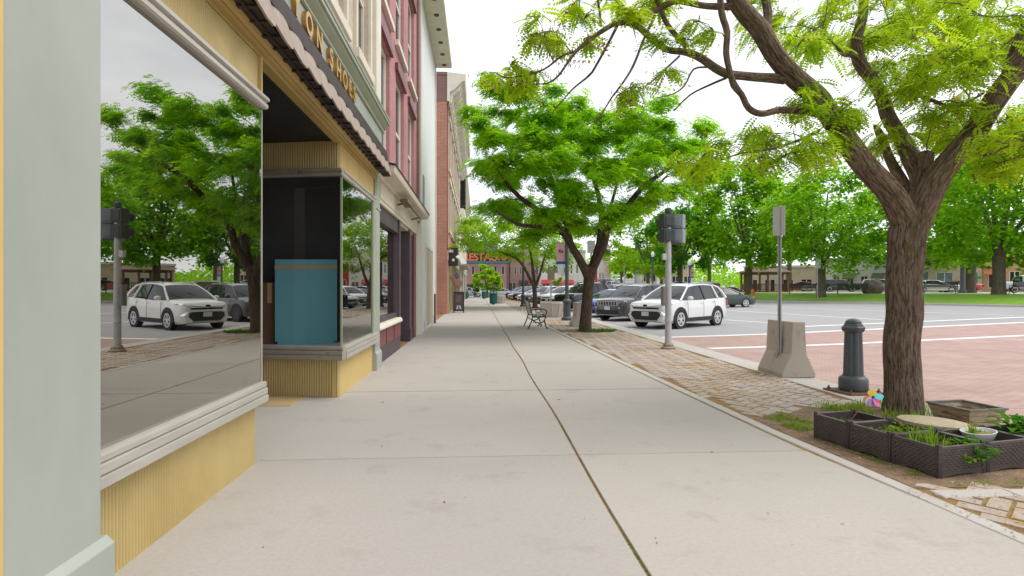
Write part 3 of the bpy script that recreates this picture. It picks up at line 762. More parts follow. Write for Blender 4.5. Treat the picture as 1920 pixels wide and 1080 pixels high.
mb = MB(); mb.box(-3.0, Y0 + .5, 2.9, BX + .05, Y1, 3.4); mb.box(BX + .05, Y0 + .45, 3.3, BX + .3, Y1, 3.45); put(mb, 'fascia', CREAM, br)
for i in range(7):
    mb = MB(); a = Y0 + .55 + i * 2.75; mb.box(-2.0, a, 0, BX + .04, a + .5, 2.9); mb.box(-2.0, a - .03, 0, BX + .08, a + .53, .5); put(mb, 'column', M('tan_column', (.48, .38, .21), (.42, .32, .18), 3, .6) if i == 0 else bpy.data.materials['tan_column'], br)
mb = MB(); mb.box(-2.3, Y0 + .5, 0, -2.2, Y1, 2.9); put(mb, 'shop_window', M('dark_glass', (.02, .025, .03), (.03, .03, .03), 2, .1, spec=.8), br)

# ------------------------------------------------------------------ pale building beyond
pb = empty('pale_building', (-1.65, 62, 0), 0, 'pale cream building with rows of windows, farthest of the row on the left', 'building')
PX = -1.62
ops = [(48.6 + 2.8 * i, 50.2 + 2.8 * i, z0, z1) for i in range(10) for z0, z1 in ((4.6, 7.0), (7.8, 10.0))]
mb = MB(); openwall(mb, PX, 47.52, 76.5, 3.5, 11.0, ops, .25); mb.box(-12, 47.52, -.1, -2.6, 76.5, 11); put(mb, 'wall', CREAMW, pb)
for a, b, c, d in ops: sash(pb, PX - .1, a, b, c, d, CREAM, GLASS2, .1, True, CHAR)
mb = MB(); moulding(mb, [(PX - .3, 11.0), (PX + .1, 11.0), (PX + .6, 11.5), (PX + .65, 11.8), (PX - .3, 11.9)], 47.5, 76.6); put(mb, 'cornice', CREAMW, pb)
mb = MB(); mb.box(-2.5, 47.6, 2.9, PX + .06, 76.4, 3.5); mb.box(PX + .06, 47.6, 3.3, PX + .7, 60, 3.42); put(mb, 'fascia', M('grey_fascia', (.36, .34, .31), (.3, .28, .26), 3, .6), pb)
for i in range(11):
    mb = MB(); a = 47.6 + i * 2.83; mb.box(-2.2, a, 0, PX + .03, a + .55, 2.9); put(mb, 'column', CREAMW if i % 3 else BRICKD, pb)
mb = MB(); mb.box(-2.35, 47.6, 0, -2.3, 76.4, 2.9); put(mb, 'shop_window', bpy.data.materials['dark_glass'], pb)
mb = MB(); mb.box(PX + .03, 49.2, 8.4, PX + .35, 49.5, 10.8); mb.box(PX + .35, 49.1, 8.3, PX + .5, 49.6, 10.9); put(mb, 'fire_escape', BLACK, pb)
# ================================================================== STREET FURNITURE
GALV = M('galvanised_steel', (.46, .47, .47), (.38, .39, .40), 6, .5, metal=.3, spot=(.28, .25, .22), sscale=9, sthr=.66)
IRON = M('dark_grey_iron', (.075, .09, .098), (.06, .072, .08), 7, .45, spec=.5, bmp=.05)
RUST = M('rusty_steel', (.20, .10, .06), (.13, .07, .05), 9, .85, bmp=.3)
BLKIRON = M('black_iron', (.018, .022, .02), (.03, .034, .03), 8, .45, spec=.5)
GREENW = M('green_slat_paint', (.13, .20, .15), (.20, .26, .20), 6, .45, stretch=(.4, 4, 4))
PRECAST = concretemat('precast_concrete', (.50, .455, .39), (.40, .36, .31), (.22, .195, .16), (.1, .085, .07))
SIGNW = M('sign_back', (.56, .57, .57), (.48, .49, .49), 3, .45, metal=.2)

# ---- cast bollard on a rusty plate
p = on(1600, 7.43)
bo = empty('bollard', (p.x, p.y, 0), R(8), 'dark grey fluted iron bollard bolted to a rusty square plate at the kerb', 'bollard')
mb = MB(); mb.lathe([(.165, .03), (.175, .05), (.175, .17), (.16, .20), (.135, .215), (.13, .23)], n=24, caps=True); mb.build('base', IRON, bo, smooth=35)
mb = MB()
rings = []
for z, r in ((.225, .122), (.5, .115), (.80, .105)):
    rings.append([((r * (1.0 if k % 2 == 0 else .90)) * math.cos(2 * PI * (k + .5) / 32 + PI / 8), (r * (1.0 if k % 2 == 0 else .90)) * math.sin(2 * PI * (k + .5) / 32 + PI / 8), z) if False else
                  (r * (1 - .10 * max(0, math.cos(8 * (2 * PI * k / 48)))) * math.cos(2 * PI * k / 48), r * (1 - .10 * max(0, math.cos(8 * (2 * PI * k / 48)))) * math.sin(2 * PI * k / 48), z) for k in range(48)])
mb.loft(rings); mb.build('shaft', IRON, bo, smooth=28)
mb = MB(); mb.lathe([(.11, .795), (.135, .81), (.145, .84), (.145, .862), (.125, .875), (.115, .90), (.10, .91)], n=8, ph=PI / 8); mb.build('collar', IRON, bo, bevel=.004)
mb = MB(); mb.lathe([(.095, .905), (.10, .915), (.09, .94), (.06, .965), (.02, .975)], n=24); mb.build('cap', IRON, bo, smooth=50)
mb = MB(); mb.cbox((0, 0, .012), (.52, .48, .024)); mb.build('base_plate', RUST, bo, bevel=.004)
for sx_ in (-1, 1):
    for sy_ in (-1, 1):
        mb = MB(); mb.lathe([(.022, .024), (.022, .045), (.010, .046), (.010, .07)], (sx_ * .21, sy_ * .19, 0), 6); mb.build('bolt', RUST, bo)

# ---- concrete barrier blocks
def barrier(loc, label, rz=0):
    b = empty('concrete_barrier', loc, rz, label, 'barrier', 'concrete barrier blocks')
    mb = MB(); half = [(.265, .0), (.265, .065), (.125, .36), (.098, .86)]
    prof = half + [(-x, z) for x, z in half[::-1]]
    mb.loft([[(x, y, z) for x, z in prof] for y in (-.34, 0, .44)])
    mb.build('block', PRECAST, b, bevel=.014)
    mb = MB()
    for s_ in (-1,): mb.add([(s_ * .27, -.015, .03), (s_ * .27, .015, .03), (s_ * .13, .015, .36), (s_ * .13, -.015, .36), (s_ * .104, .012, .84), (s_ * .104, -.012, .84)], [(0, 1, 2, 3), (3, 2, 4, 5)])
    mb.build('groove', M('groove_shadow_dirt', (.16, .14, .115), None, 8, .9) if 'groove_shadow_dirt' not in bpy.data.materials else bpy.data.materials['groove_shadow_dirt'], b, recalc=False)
    return b
barrier((4.92, 8.66, 0), 'concrete barrier block beside the bollard, carrying a tall grey sign post', R(-1))
barrier((3.62, 20.2, 0), 'concrete barrier block half hidden behind the kerbside tree trunk')
def signpost(name, loc, h, label, z0=0, panels=((.30, .46),), rz=0, lean=0, mat=None, col=GALV):
    s = empty(name, loc, rz, label, 'sign')
    mb = MB()
    prof = [(-.03, -.014), (-.03, -.009), (-.014, -.009), (-.014, .014), (.014, .014), (.014, -.009), (.03, -.009), (.03, -.014), (.019, -.014), (.019, .019), (-.019, .019), (-.019, -.014)]
    prof = [(-.032, -.016), (-.014, -.016), (-.010, .012), (.010, .012), (.014, -.016), (.032, -.016), (.032, -.010), (.020, -.010), (.015, .018), (-.015, .018), (-.020, -.010), (-.032, -.010)]
    mb.prism(prof, 'z', z0, h)
    mb.build('post', col, s)
    zt = h - .01
    for w_, h_ in panels:
        mb = MB(); mb.box(-w_ / 2, -.03, zt - h_, w_ / 2, -.025, zt); mb.build('panel', mat or SIGNW, s, bevel=.002)
        mb = MB()
        for zz in (zt - .06, zt - h_ + .06): mb.lathe([(.009, -.025), (.009, .022)], (0, 0, zz), 6, Matrix.Rotation(R(90), 3, 'X'))
        mb.build('bolt', GALV, s) if False else None
        zt -= h_ + .03
    return s
sp = signpost('sign_post', (4.768, 8.6, 0), 2.68, 'tall grey sign post fixed to the side of the concrete barrier, sign seen from behind', .36, ((.21, .46),), R(-62))
mb = MB(); mb.box(-.006, -.10, 2.2, .0, .10, 2.66); o = mb.build('panel', SIGNW, sp, bevel=.002); o.rotation_euler.z = R(20); o.location = (.0, .03, 0)
signpost('sign_post', (4.05, 20.0, 0), 3.1, 'thin sign post by the barrier left of the kerbside tree trunk', .3, ((.3, .45),), R(10))
SIGNBR = M('brown_sign', (.20, .155, .09), (.17, .13, .075), 3, .5)
p = on(1033, 26.9); signpost('sign_post', (p.x, p.y, 0), 2.25, 'sign post with a small brown sign behind the white concrete planter', 0, ((.34, .48),), 0, mat=SIGNBR)

# ---- traffic signal seen from behind
p = on(1253, 12.75)
ts = empty('traffic_signal', (p.x, p.y, 0), 0, 'grey signal pole with dark two section heads seen from behind, before the white car', 'traffic signal')
mb = MB(); mb.lathe([(.078, 0), (.075, .1), (.062, 3.0), (.062, 3.06)], n=16); mb.build('pole', GALV, ts, smooth=40)
mb = MB(); mb.lathe([(.17, 0), (.17, .03), (.13, .05), (.12, .10), (.085, .13)], n=8); mb.build('base', M('rusty_grey', (.30, .25, .19), (.22, .16, .11), 9, .8), ts, bevel=.006)
DARKG = M('dark_green_housing', (.035, .045, .04), (.045, .055, .05), 5, .5)
BLUEG = M('grey_blue_housing', (.26, .30, .32), (.22, .26, .28), 4, .5)
def head(x, y, rz, mat, name='signal_head'):
    h = MB(); rot = Matrix.Rotation(rz, 3, 'Z')
    for k in (0, 1): 
        h.cbox((x, y, 2.57 + k * .335), (.27, .20, .315), rot)
        h.cbox(Vector((x, y, 2.57 + k * .335)) + rot @ Vector((0, -.105, 0)), (.19, .02, .23), rot)
    o = h.build(name, mat, ts, bevel=.018); 
    v = MB()
    for k in (0, 1):
        c = Vector((x, y, 2.57 + k * .335)) + rot @ Vector((0, .10, 0)); r2 = rot @ Matrix.Rotation(R(-90), 3, 'X')
        v.lathe([(.105, 0), (.105, .16)], c, 12, r2)
    v.build('visor', DARKG, o, smooth=40)
head(-.01 - .02, .03, R(16), DARKG); head(.27, .10, R(-38), BLUEG)
mb = MB(); mb.lathe([(.045, 3.05), (.075, 3.09), (.075, 3.18), (.03, 3.21)], n=8); mb.build('cap', DARKG, ts)
mb = MB(); mb.box(-.05, -.02, 2.37, .30, .05, 2.42); mb.build('bracket', DARKG, ts)
mb = MB(); mb.box(-.14, -.06, 2.02, -.055, .05, 2.16); mb.build('junction_box', SIGNW, ts, bevel=.006)
mb = MB(); mb.box(-.15, -.09, .98, -.06, .08, 1.42); mb.build('control_box', M('box_grey', (.2, .2, .19), (.17, .17, .16), 4, .5), ts, bevel=.012)
mb = MB(); mb.lathe([(.072, .62), (.078, .63), (.078, .65), (.072, .66)], n=16); mb.build('clamp', GALV, ts)

# ---- green iron bench
def bench(loc, rz, label, slatm, ironm, scroll=True, Ln=1.7, cat='bench', group=None, name='park_bench'):
    b = empty(name, loc, rz, label, cat, group)
    for sx_ in (-1, 1):
        x = sx_ * Ln / 2; f = MB(); r = .022
        f.tube([(x, -.30, .86), (x, -.25, .62), (x, -.20, .43), (x, -.23, .28), (x, -.30, .12), (x, -.36, .0)], r, 6)
        f.tube([(x, -.20, .42), (x, .0, .39), (x, .18, .42), (x, .25, .43)], r, 6)
        f.tube([(x, .24, .44), (x, .20, .28), (x, .24, .12), (x, .30, .0)], r, 6)
        f.tube([(x, -.22, .30), (x, -.08, .22), (x, .02, .20), (x, .12, .22), (x, .21, .30)], r * .8, 6)
        if scroll:
            f.tube([(x, -.26, .64), (x, -.05, .66), (x, .16, .67), (x, .26, .62), (x, .27, .52), (x, .20, .46), (x, .12, .50)], r * .9, 6)
            f.tube([(x, .02, .20), (x, .0, .12), (x, -.05, .10)], r * .7, 6); f.tube([(x, .02, .20), (x, .06, .10), (x, .1, .09)], r * .7, 6)
            f.tube([(x, -.10, .65), (x, -.08, .5), (x, -.1, .41)], r * .6, 6)
        else: f.tube([(x, -.26, .62), (x, .22, .62), (x, .24, .44)], r * .9, 6)
        f.build('end_frame', ironm, b, smooth=50)
    s = MB()
    for k in range(5): s.cbox((0, -.16 + k * .095, .445 - (.012 if 0 < k < 4 else 0)), (Ln + .06, .07, .024))
    s.build('seat', slatm, b, bevel=.005)
    s = MB()
    for k in range(5): s.cbox((0, -.222 - k * .018, .53 + k * .078), (Ln + .06, .024, .064), Matrix.Rotation(R(13), 3, 'X'))
    s.build('backrest', slatm, b, bevel=.005)
    return b
bench((2.02, 19.6, 0), R(-90), 'green slatted bench with black scrolled iron ends on the sidewalk', GREENW, BLKIRON)

# ---- concrete tub planters
def tub(loc, label, sc=1):
    t = empty('concrete_planter', loc, R(11), label, 'planter', 'round concrete planters on the sidewalk'); t.scale = (sc,) * 3
    mb = MB(); mb.lathe([(.47, 0), (.585, .60), (.60, .62), (.60, .72), (.53, .72), (.52, .60), (.10, .60)], n=10); mb.build('tub', CONC2, t, bevel=.014)
    mb = MB()
    for k in range(10):
        a = 2 * PI * k / 10; 
        mb.tube([(.475 * math.cos(a), .475 * math.sin(a), .03), (.588 * math.cos(a), .588 * math.sin(a), .60)], .022, 5)
    mb.build('rib', CONC2, t)
    mb = MB(); mb.lathe([(.53, .60), (.53, .66), (.02, .68)], n=16); mb.build('soil', DIRT, t)
    return t
p1 = on(1035, 26.8); tub((p1.x, p1.y, 0), 'pale concrete tub planter between the bench and the street lamp')
p2 = on(936, 50); tub((p2.x, p2.y, 0), 'pale concrete tub planter farther down the sidewalk near the bins')

# ---- street lamps
LAMPG = M('lamp_post_grey', (.075, .085, .09), (.06, .07, .075), 5, .5)
OPAL = M('opal_glass', (.8, .8, .78), (.75, .75, .73), 3, .3)
BPINK = M('banner_pink', (.52, .30, .31), (.46, .26, .28), 4, .8); BBLUE = M('banner_blue', (.03, .08, .25), None, 4, .8); BPALE = M('banner_pale', (.6, .62, .66), None, 3, .8)
def lamp(loc, label, banner=1, h=4.6):
    l = empty('street_lamp', loc, 0, label, 'street lamp', 'street lamps with banners')
    mb = MB(); mb.lathe([(.24, 0), (.24, .10), (.17, .16), (.15, .72), (.19, .76), (.19, .84), (.10, .92), (.085, 1.0), (.075, h - .6), (.06, h - .3)], n=12); mb.build('post', LAMPG, l, smooth=30)
    mb = MB(); mb.lathe([(.08, h - .34), (.14, h - .28), (.15, h - .2)], n=12); mb.build('collar', LAMPG, l, smooth=40)
    mb = MB(); mb.lathe([(.13, h - .2), (.21, h + .02), (.2, h + .2), (.1, h + .36), (.02, h + .42)], n=14); mb.build('globe', OPAL, l, smooth=60)
    if banner:
        s_ = -1 if banner == 1 else 1; x0, x1 = (s_ * .08, s_ * .46)
        a, c = min(x0, x1), max(x0, x1)
        for nm, z0, z1, m in (('banner', 2.52, 3.3, BPINK),):
            b = MB(); b.box(a, -.006, z0, c, .006, z1); bo_ = b.build(nm, m, l)
            b = MB(); b.box(a - .004, -.009, 2.40, c + .004, .009, 2.519); b.build('blue_band', BBLUE, bo_)
            b = MB(); b.box(a + .06, -.006, 1.95, c - .06, .006, 2.40); b.build('lower_banner', BPALE, bo_)
            b = MB(); b.tube([(0, 0, 3.31), (s_ * .48, 0, 3.31)], .014, 6); b.build('arm', LAMPG, l)
            b = MB()                                            # a small dark emblem on the cloth
            for q in range(6): b.cbox(((a + c) / 2 + (.03 * q - .07), -.008, 2.95 + (.05 * math.sin(q * 1.3))), (.03, .004, .11), Matrix.Rotation(R(20 * q), 3, 'Y'))
            b.build('emblem', M('banner_mark', (.08, .03, .05), None, 4, .8) if 'banner_mark' not in bpy.data.materials else bpy.data.materials['banner_mark'], bo_)
    return l
p = on(1063, 24); lamp((p.x, p.y, 0), 'grey street lamp with a pink and blue banner, between the planter and the kerbside tree', 1)
p = on(981, 42); lamp((p.x, p.y, 0), 'plain grey street lamp behind the bench, left of the third tree', 0)

# ---- bins, sandwich board
BING = M('green_bin_paint', (.02, .13, .10), (.03, .16, .12), 5, .5)
def bin_(loc, label):
    b = empty('litter_bin', loc, 0, label, 'litter bin', 'green litter bins')
    mb = MB(); mb.lathe([(.24, .08), (.27, .12), (.29, .86), (.27, .90), (.2, .90), (.2, .12)], n=16); mb.build('barrel', BING, b, smooth=30)
    mb = MB()
    for k in range(16):
        a = 2 * PI * k / 16; mb.tube([(.29 * math.cos(a), .29 * math.sin(a), .06), (.31 * math.cos(a), .31 * math.sin(a), .92)], .018, 4)
    mb.build('slats', BING, b)
    mb = MB(); mb.lathe([(.34, .90), (.34, .95), (.25, .97)], n=16); mb.tube([(-.28, 0, .93), (-.26, 0, 1.15), (0, 0, 1.22), (.26, 0, 1.15), (.28, 0, .93)], .03, 6); mb.build('hood', BING, b)
    mb = MB(); mb.lathe([(.14, 0), (.14, .1)], n=10); mb.build('foot', BLKIRON, b)
    return b
for px, D, lb in ((925, 47, 'dark green litter bin on the sidewalk, nearest of the bins'), (908, 72, 'small dark green litter bin far down the sidewalk'), (873, 70, 'teal green litter bin near the far building corner')):
    p = on(px, D); bin_((p.x, p.y, 0), lb)
p = on(860, 31.5)
sb = empty('sandwich_board', (p.x, p.y, 0), R(4), 'black sandwich board with chalk drawing standing by the shop fronts', 'sandwich board')
CHALK = M('chalk', (.55, .5, .5), (.35, .3, .3), 30, .9); PINKC = M('pink_chalk', (.45, .16, .2), None, 20, .9)
for s_ in (-1, 1):
    rot = Matrix.Rotation(R(-13 * s_), 4, 'X'); T = Matrix.Translation((0, s_ * .28, 0)) @ Matrix.Rotation(R(13 * s_), 4, 'X')
    f = MB()
    for a in ((-.30, -.02, 0, -.24, .02, 1.2), (.24, -.02, 0, .30, .02, 1.2), (-.24, -.02, 1.12, .24, .02, 1.2), (-.24, -.02, .10, .24, .02, .17)): f.box(*a, mat=T)
    fo = f.build('frame', BLACK if s_ < 0 else M('pine_frame', (.55, .45, .2), None, 5, .6), sb)
    g = MB(); g.box(-.24, -.008, .17, .24, .008, 1.12, mat=T); g.build('board', CHAR if s_ < 0 else bpy.data.materials['pine_frame'], fo)
    if s_ < 0:
        c = MB(); 
        for k in (-1, 1): c.add([T @ Vector(v) for v in ((k * .05, -.012, .20), (k * .14, -.012, .20), (k * .10, -.012, .40), (k * .05, -.012, .44), (k * .02, -.012, .38))], [(0, 1, 2, 3, 4)])
        c.build('chalk_drawing', CHALK, fo, recalc=False)
        c = MB()
        for k in range(7): c.add([T @ Vector(v) for v in ((-.15 + .02 * (k % 3), -.012, .62 + k * .055), (.13 - .03 * (k % 2), -.012, .63 + k * .055), (.13, -.012, .645 + k * .055), (-.15, -.012, .635 + k * .055))], [(0, 1, 2, 3)])
        c.build('chalk_lines', PINKC, fo, recalc=False)
# ---- flag on a slanting staff, box sign and wall lantern by the brick building
fl = empty('flag', (BX, 31.5, 1.7), 0, 'striped flag with blue starred corner hanging from a slanting staff on the brick building', 'flag')
a0, a1 = at(833, 530, 31.2), at(861, 506, 30.6)
FW, FR, FB = M('flag_white', (.7, .68, .66), None, 6, .8), M('flag_red', (.48, .06, .08), None, 6, .8), M('flag_blue', (.03, .045, .14), None, 6, .8)
mb = MB(); mb.tube([a0 - fl.location, a1 - fl.location], .018, 8); mb.build('staff', M('pale_wood', (.5, .42, .28), None, 5, .5), fl)
h0, h1 = at(858, 508.5, 30.65), at(843.5, 521, 31.0); f0, f1 = at(866, 532, 30.6), at(862, 546, 30.9)
mb = MB(); nu, nv = 16, 13; vs = []
for i in range(nu + 1):
    for j in range(nv + 1):
        u, v = i / nu, j / nv
        q = h0.lerp(h1, v).lerp(f0.lerp(f1, v), u) - fl.location
        q.y += .05 * math.sin(u * 8 + v * 3) * u; q.x += .03 * math.sin(u * 9 + v * 2) * u
        vs.append(q)
fs = []
for i in range(nu):
    for j in range(nv):
        a = i * (nv + 1) + j; mb.f.append([a, a + 1, a + nv + 2, a + nv + 1]); mb.mi.append(2 if (i < 6 and j < 7) else (1 if j % 2 == 0 else 0))
mb.v = [tuple(v) for v in vs]
cl = mb.build('cloth', [FW, FR, FB], fl, recalc=False, smooth=80)
mb = MB()
for i in range(5):
    for j in range(4):
        u, v = (.3 + i * .85 + (.4 if j % 2 else 0)) / 16 * 1.2, (.7 + j * 1.65) / 13
        q = h0.lerp(h1, v).lerp(f0.lerp(f1, v), u) - fl.location; q.y += .05 * math.sin(u * 8 + v * 3) * u - .008; q.x += .03 * math.sin(u * 9 + v * 2) * u
        mb.cbox(q, (.03, .006, .03))
mb.build('star', FW, cl)
p = at(836, 482, 30.6)
bx_ = empty('box_sign', (BX, 30.9, p.z), 0, 'black box sign projecting from the brick building above the flag', 'sign')
mb = MB(); mb.box(.06, -.5, -.5, .55, -.25, .5); mb.build('cabinet', M('black_cabinet', (.03, .032, .03), None, 4, .4), bx_, bevel=.02)
mb = MB(); mb.box(0, -.42, .3, .06, -.34, .36); mb.box(0, -.42, -.36, .06, -.34, -.3); mb.build('bracket', BLKIRON, bx_)
ln = empty('wall_lantern', (BX, 30.6, 2.75), 0, 'white globe lanterns on a black bracket beside the box sign', 'lantern')
mb = MB(); mb.tube([(0, 0, 0), (.3, 0, .1), (.5, 0, .25)], .03, 6); mb.build('bracket', BLKIRON, ln)
for dx, dz in ((.5, .3), (.3, .14)):
    mb = MB(); mb.ball((dx, -.1, dz), .13, 10, 8); mb.build('globe', OPAL, ln, smooth=60)

# ================================================================== TREE-PIT PLANTERS
E1, E2 = Vector((.978, .207, 0)), Vector((-.207, .978, 0)); ERZ = math.atan2(.207, .978)
C0 = Vector((3.33, 3.86, -.004)); BA, BB = .47, .39
WICK = M('brown_wicker', (.085, .064, .058), (.062, .047, .043), 12, .42, spec=.5, spot=(.14, .105, .07), sscale=6, sthr=.68)
WICKD = M('dark_wicker', (.04, .03, .028), (.05, .037, .034), 10, .5)
PSOIL = M('potting_soil', (.06, .042, .03), (.035, .025, .02), 18, .95, bmp=.8)
def wickerbox(loc, label):
    b = empty('wicker_planter', loc, ERZ, label, 'planter box', 'brown wicker planter boxes round the tree')
    w, d, h = BA - .008, BB - .008, .235
    for side in range(4):
        ln_, off = (w, d / 2) if side % 2 == 0 else (d, w / 2)
        rot = Matrix.Rotation(side * PI / 2, 4, 'Z'); mb = MB()
        n = 12; top = []
        inner = ln_ / 2 - .018
        # back sheet with an arched lower edge
        pts = [(-inner, .0), (-inner * .86, .004)] + [(-inner * .8 + inner * 1.6 * k / 8, .004 + .016 * math.sin(PI * k / 8)) for k in range(9)] + [(inner * .86, .004), (inner, .0), (inner, h - .02), (-inner, h - .02)]
        mb.loft([[rot @ Vector((x, yy, z)) for x, z in pts] for yy in (-off + .004, -off + .018)])
        mb.box(-inner, -off - .002, h - .026, inner, -off + .02, h - .008, rot)
        rows, cols = 9, 9; rh = (h - .075) / rows; cw = 2 * inner / cols
        for r in range(rows):
            for c in range(-1, cols):
                xa = -inner + (c + (.5 if r % 2 else 0)) * cw; xb = xa + cw * .93
                xa = max(xa, -inner); xb = min(xb, inner)
                if xb - xa < .008: continue
                z0 = .043 + r * rh; z1 = z0 + rh * .86; xm = (xa + xb) / 2; y0 = -off + .004; y1 = -off - .004
                P = [rot @ Vector(v) for v in ((xa, y0, z0), (xb, y0, z0), (xb, y0, z1), (xa, y0, z1), (xm - cw * .25, y1, z0 + rh * .12), (xm + cw * .25, y1, z0 + rh * .12), (xm + cw * .25, y1, z1 - rh * .12), (xm - cw * .25, y1, z1 - rh * .12))]
                mb.add(P, [(4, 5, 6, 7), (0, 1, 5, 4), (1, 2, 6, 5), (2, 3, 7, 6), (3, 0, 4, 7)])
        mb.build('panel', WICK, b, smooth=50)
    for sx_ in (-1, 1):
        for sy_ in (-1, 1):
            mb = MB(); x, y = sx_ * (w / 2 - .010), sy_ * (d / 2 - .010)
            for a, c in ((0, 0), (-sx_ * .014, sy_ * .0), (0, -sy_ * .014)): mb.lathe([(.013, 0), (.013, h), (.006, h + .008)], (x + a, y + c, 0), 8)
            mb.build('corner_post', WICKD, b, smooth=40)
    mb = MB(); n = 8
    mb.add([(-w / 2 + .02 + (w - .04) * i / n, -d / 2 + .02 + (d - .04) * j / n, .165 + random.uniform(-.012, .014)) for j in range(n + 1) for i in range(n + 1)],
           [(j * (n + 1) + i, j * (n + 1) + i + 1, (j + 1) * (n + 1) + i + 1, (j + 1) * (n + 1) + i) for j in range(n) for i in range(n)])
    mb.build('soil', PSOIL, b, recalc=False)
    return b
def cell(i, j, u=.5, v=.5, z=0): return C0 + E1 * ((i + u) * BA) + E2 * ((j + v) * BB) + Vector((0, 0, z))
proto = None
for (i, j), lb in (((0, 0), 'brown wicker planter box at the front corner, overflowing with grass and leaves'), ((0, 1), 'brown wicker planter box in the middle of the left row, with low yellow green plants'),
                   ((0, 2), 'brown wicker planter box at the back of the left row, holding the pinwheel'), ((1, 0), 'brown wicker planter box in front with a white oval bowl in it'),
                   ((2, 0), 'brown wicker planter box at the right end of the front row, with large leaves')):
    o = wickerbox(cell(i, j), lb) if proto is None else dup(proto, cell(i, j), ERZ, lb); proto = proto or o

# plants made of many small blades and leaves
GR1 = leafmat('grass_blades', (.14, .27, .02), (.24, .36, .04), (.22, .42, .02), (.36, .5, .05), .4)
GR2 = leafmat('broad_leaves', (.05, .17, .015), (.10, .24, .02), (.08, .3, .02), (.15, .38, .02), .35)
GR3 = leafmat('yellow_green_leaves', (.22, .30, .03), (.12, .24, .02), (.34, .45, .03), (.2, .38, .02), .4, (.25, .12, .03))
def blades(mb, c, n, h, spread, w, lean=.6, rng=random):
    for _ in range(n):
        a = rng.uniform(0, 2 * PI); r = spread * math.sqrt(rng.random()); b = Vector(c) + Vector((r * math.cos(a), r * math.sin(a), 0))
        d = Vector((math.cos(a + rng.uniform(-1, 1)), math.sin(a + rng.uniform(-1, 1)), 0)); s_ = Vector((-d.y, d.x, 0)); hh = h * rng.uniform(.5, 1.1); ln_ = hh * lean * rng.uniform(.3, 1.2)
        P = []
        for t in (0, .4, .75, 1):
            q = b + d * (ln_ * t * t) + Vector((0, 0, hh * (t - .28 * t * t * lean * 1.3))); ww = w * (1 - t ** 1.6) * .5 + .0006; P += [q - s_ * ww, q + s_ * ww]
        mb.add(P, [(0, 1, 3, 2), (2, 3, 5, 4), (4, 5, 7, 6)])
def leaves(mb, c, n, h, spread, ln_, w, rng=random):
    for _ in range(n):
        a = rng.uniform(0, 2 * PI); r = spread * math.sqrt(rng.random()); b = Vector(c) + Vector((r * math.cos(a), r * math.sin(a), h * rng.random()))
        el = rng.uniform(-.1, .9); d = Vector((math.cos(a + rng.uniform(-1, 1)) * math.cos(el), math.sin(a + rng.uniform(-1, 1)) * math.cos(el), math.sin(el))).normalized()
        s_ = d.cross(Vector((0, 0, 1))).normalized(); l2 = ln_ * rng.uniform(.6, 1.2); w2 = w * rng.uniform(.7, 1.2); dn = Vector((0, 0, -1))
        mb.add([b, b + d * l2 * .4 + s_ * w2 * .5, b + d * l2 * .4 - dn * l2 * -.04, b + d * l2 * .4 - s_ * w2 * .5, b + d * l2 + dn * l2 * .25], [(0, 1, 2), (0, 2, 3), (1, 4, 2), (2, 4, 3)])
def plant(name, label, cat, build_fn, mats, group=None):
    """plant whose mesh is in world coordinates; the object's origin sits at its base"""
    mb = MB(); base = build_fn(mb)
    o = mb.build(name, mats, recalc=False); 
    o.data.transform(Matrix.Translation(-Vector(base))); o.location = base
    return tag(o, label, cat, group)
def f1(mb):
    c = cell(0, 0, .42, .5, .16); mb.m = 0
    for u, v, n, h in ((.25, .75, 26, .19), (.45, .6, 30, .2), (.35, .35, 24, .13), (.62, .72, 18, .17), (.6, .35, 20, .12)): blades(mb, cell(0, 0, u, v, .16), n, h, .05, .009)
    return c
plant('grass_plant', 'bright grassy plant spilling from the front corner wicker box', 'plant', f1, GR1)
def f2(mb):
    c = cell(0, 0, .85, .1, .17)
    for u, v, z in ((.75, .2, .18), (.9, .08, .16), (.95, .2, .19), (.7, -.02, .13), (.88, -.06, .12), (1.05, .1, .15)): leaves(mb, cell(0, 0, u, v, z), 15, .05, .05, .085, .042)
    return c
plant('leafy_plant', 'dark green leafy plant drooping over the front of the corner wicker box', 'plant', f2, GR2)
def f2b(mb):
    for u, v, z in ((.5, -.04, .10), (.62, -.05, .105)): leaves(mb, cell(0, 0, u, v, z), 12, .03, .03, .06, .03)
    blades(mb, cell(0, 0, .55, .02, .1), 12, .1, .03, .008); return cell(0, 0, .55, 0, .1)
plant('trailing_plant', 'small yellow green plant trailing over the front face of the corner wicker box', 'plant', f2b, GR3)
def f3(mb):
    for u, v in ((.3, .3), (.55, .45), (.75, .25), (.85, .6), (.5, .2), (.2, .5)): leaves(mb, cell(0, 1, u, v, .17), 18, .05, .05, .06, .03)
    for u, v in ((.5, .5), (.8, .3)): blades(mb, cell(0, 1, u, v, .17), 10, .1, .05, .008)
    return cell(0, 1, .5, .4, .16)
plant('low_plant', 'low yellow green plant filling the middle wicker box', 'plant', f3, GR3)
def f4(mb):
    leaves(mb, cell(0, 2, .22, .55, .175), 14, .03, .04, .06, .03); return cell(0, 2, .22, .55, .165)
plant('seedling', 'pale green seedling in the back wicker box', 'plant', f4, GR2)
def f4b(mb):
    leaves(mb, cell(0, 2, .3, .15, .175), 12, .03, .04, .05, .025); return cell(0, 2, .3, .15, .165)
plant('seedling', 'reddish dying seedling at the front of the back wicker box', 'plant', f4b, leafmat('dying_leaves', (.3, .1, .03), (.35, .2, .04), (.3, .12, .03), (.4, .2, .05), .3))
def f5(mb):
    for u, v in ((.2, .3), (.5, .5), (.7, .2), (.35, .7), (.85, .55), (.6, .8)): leaves(mb, cell(2, 0, u * .9 + .15, v * .5 + .5, .18), 8, .12, .05, .17, .06)
    return cell(2, 0, .5, .7, .16)
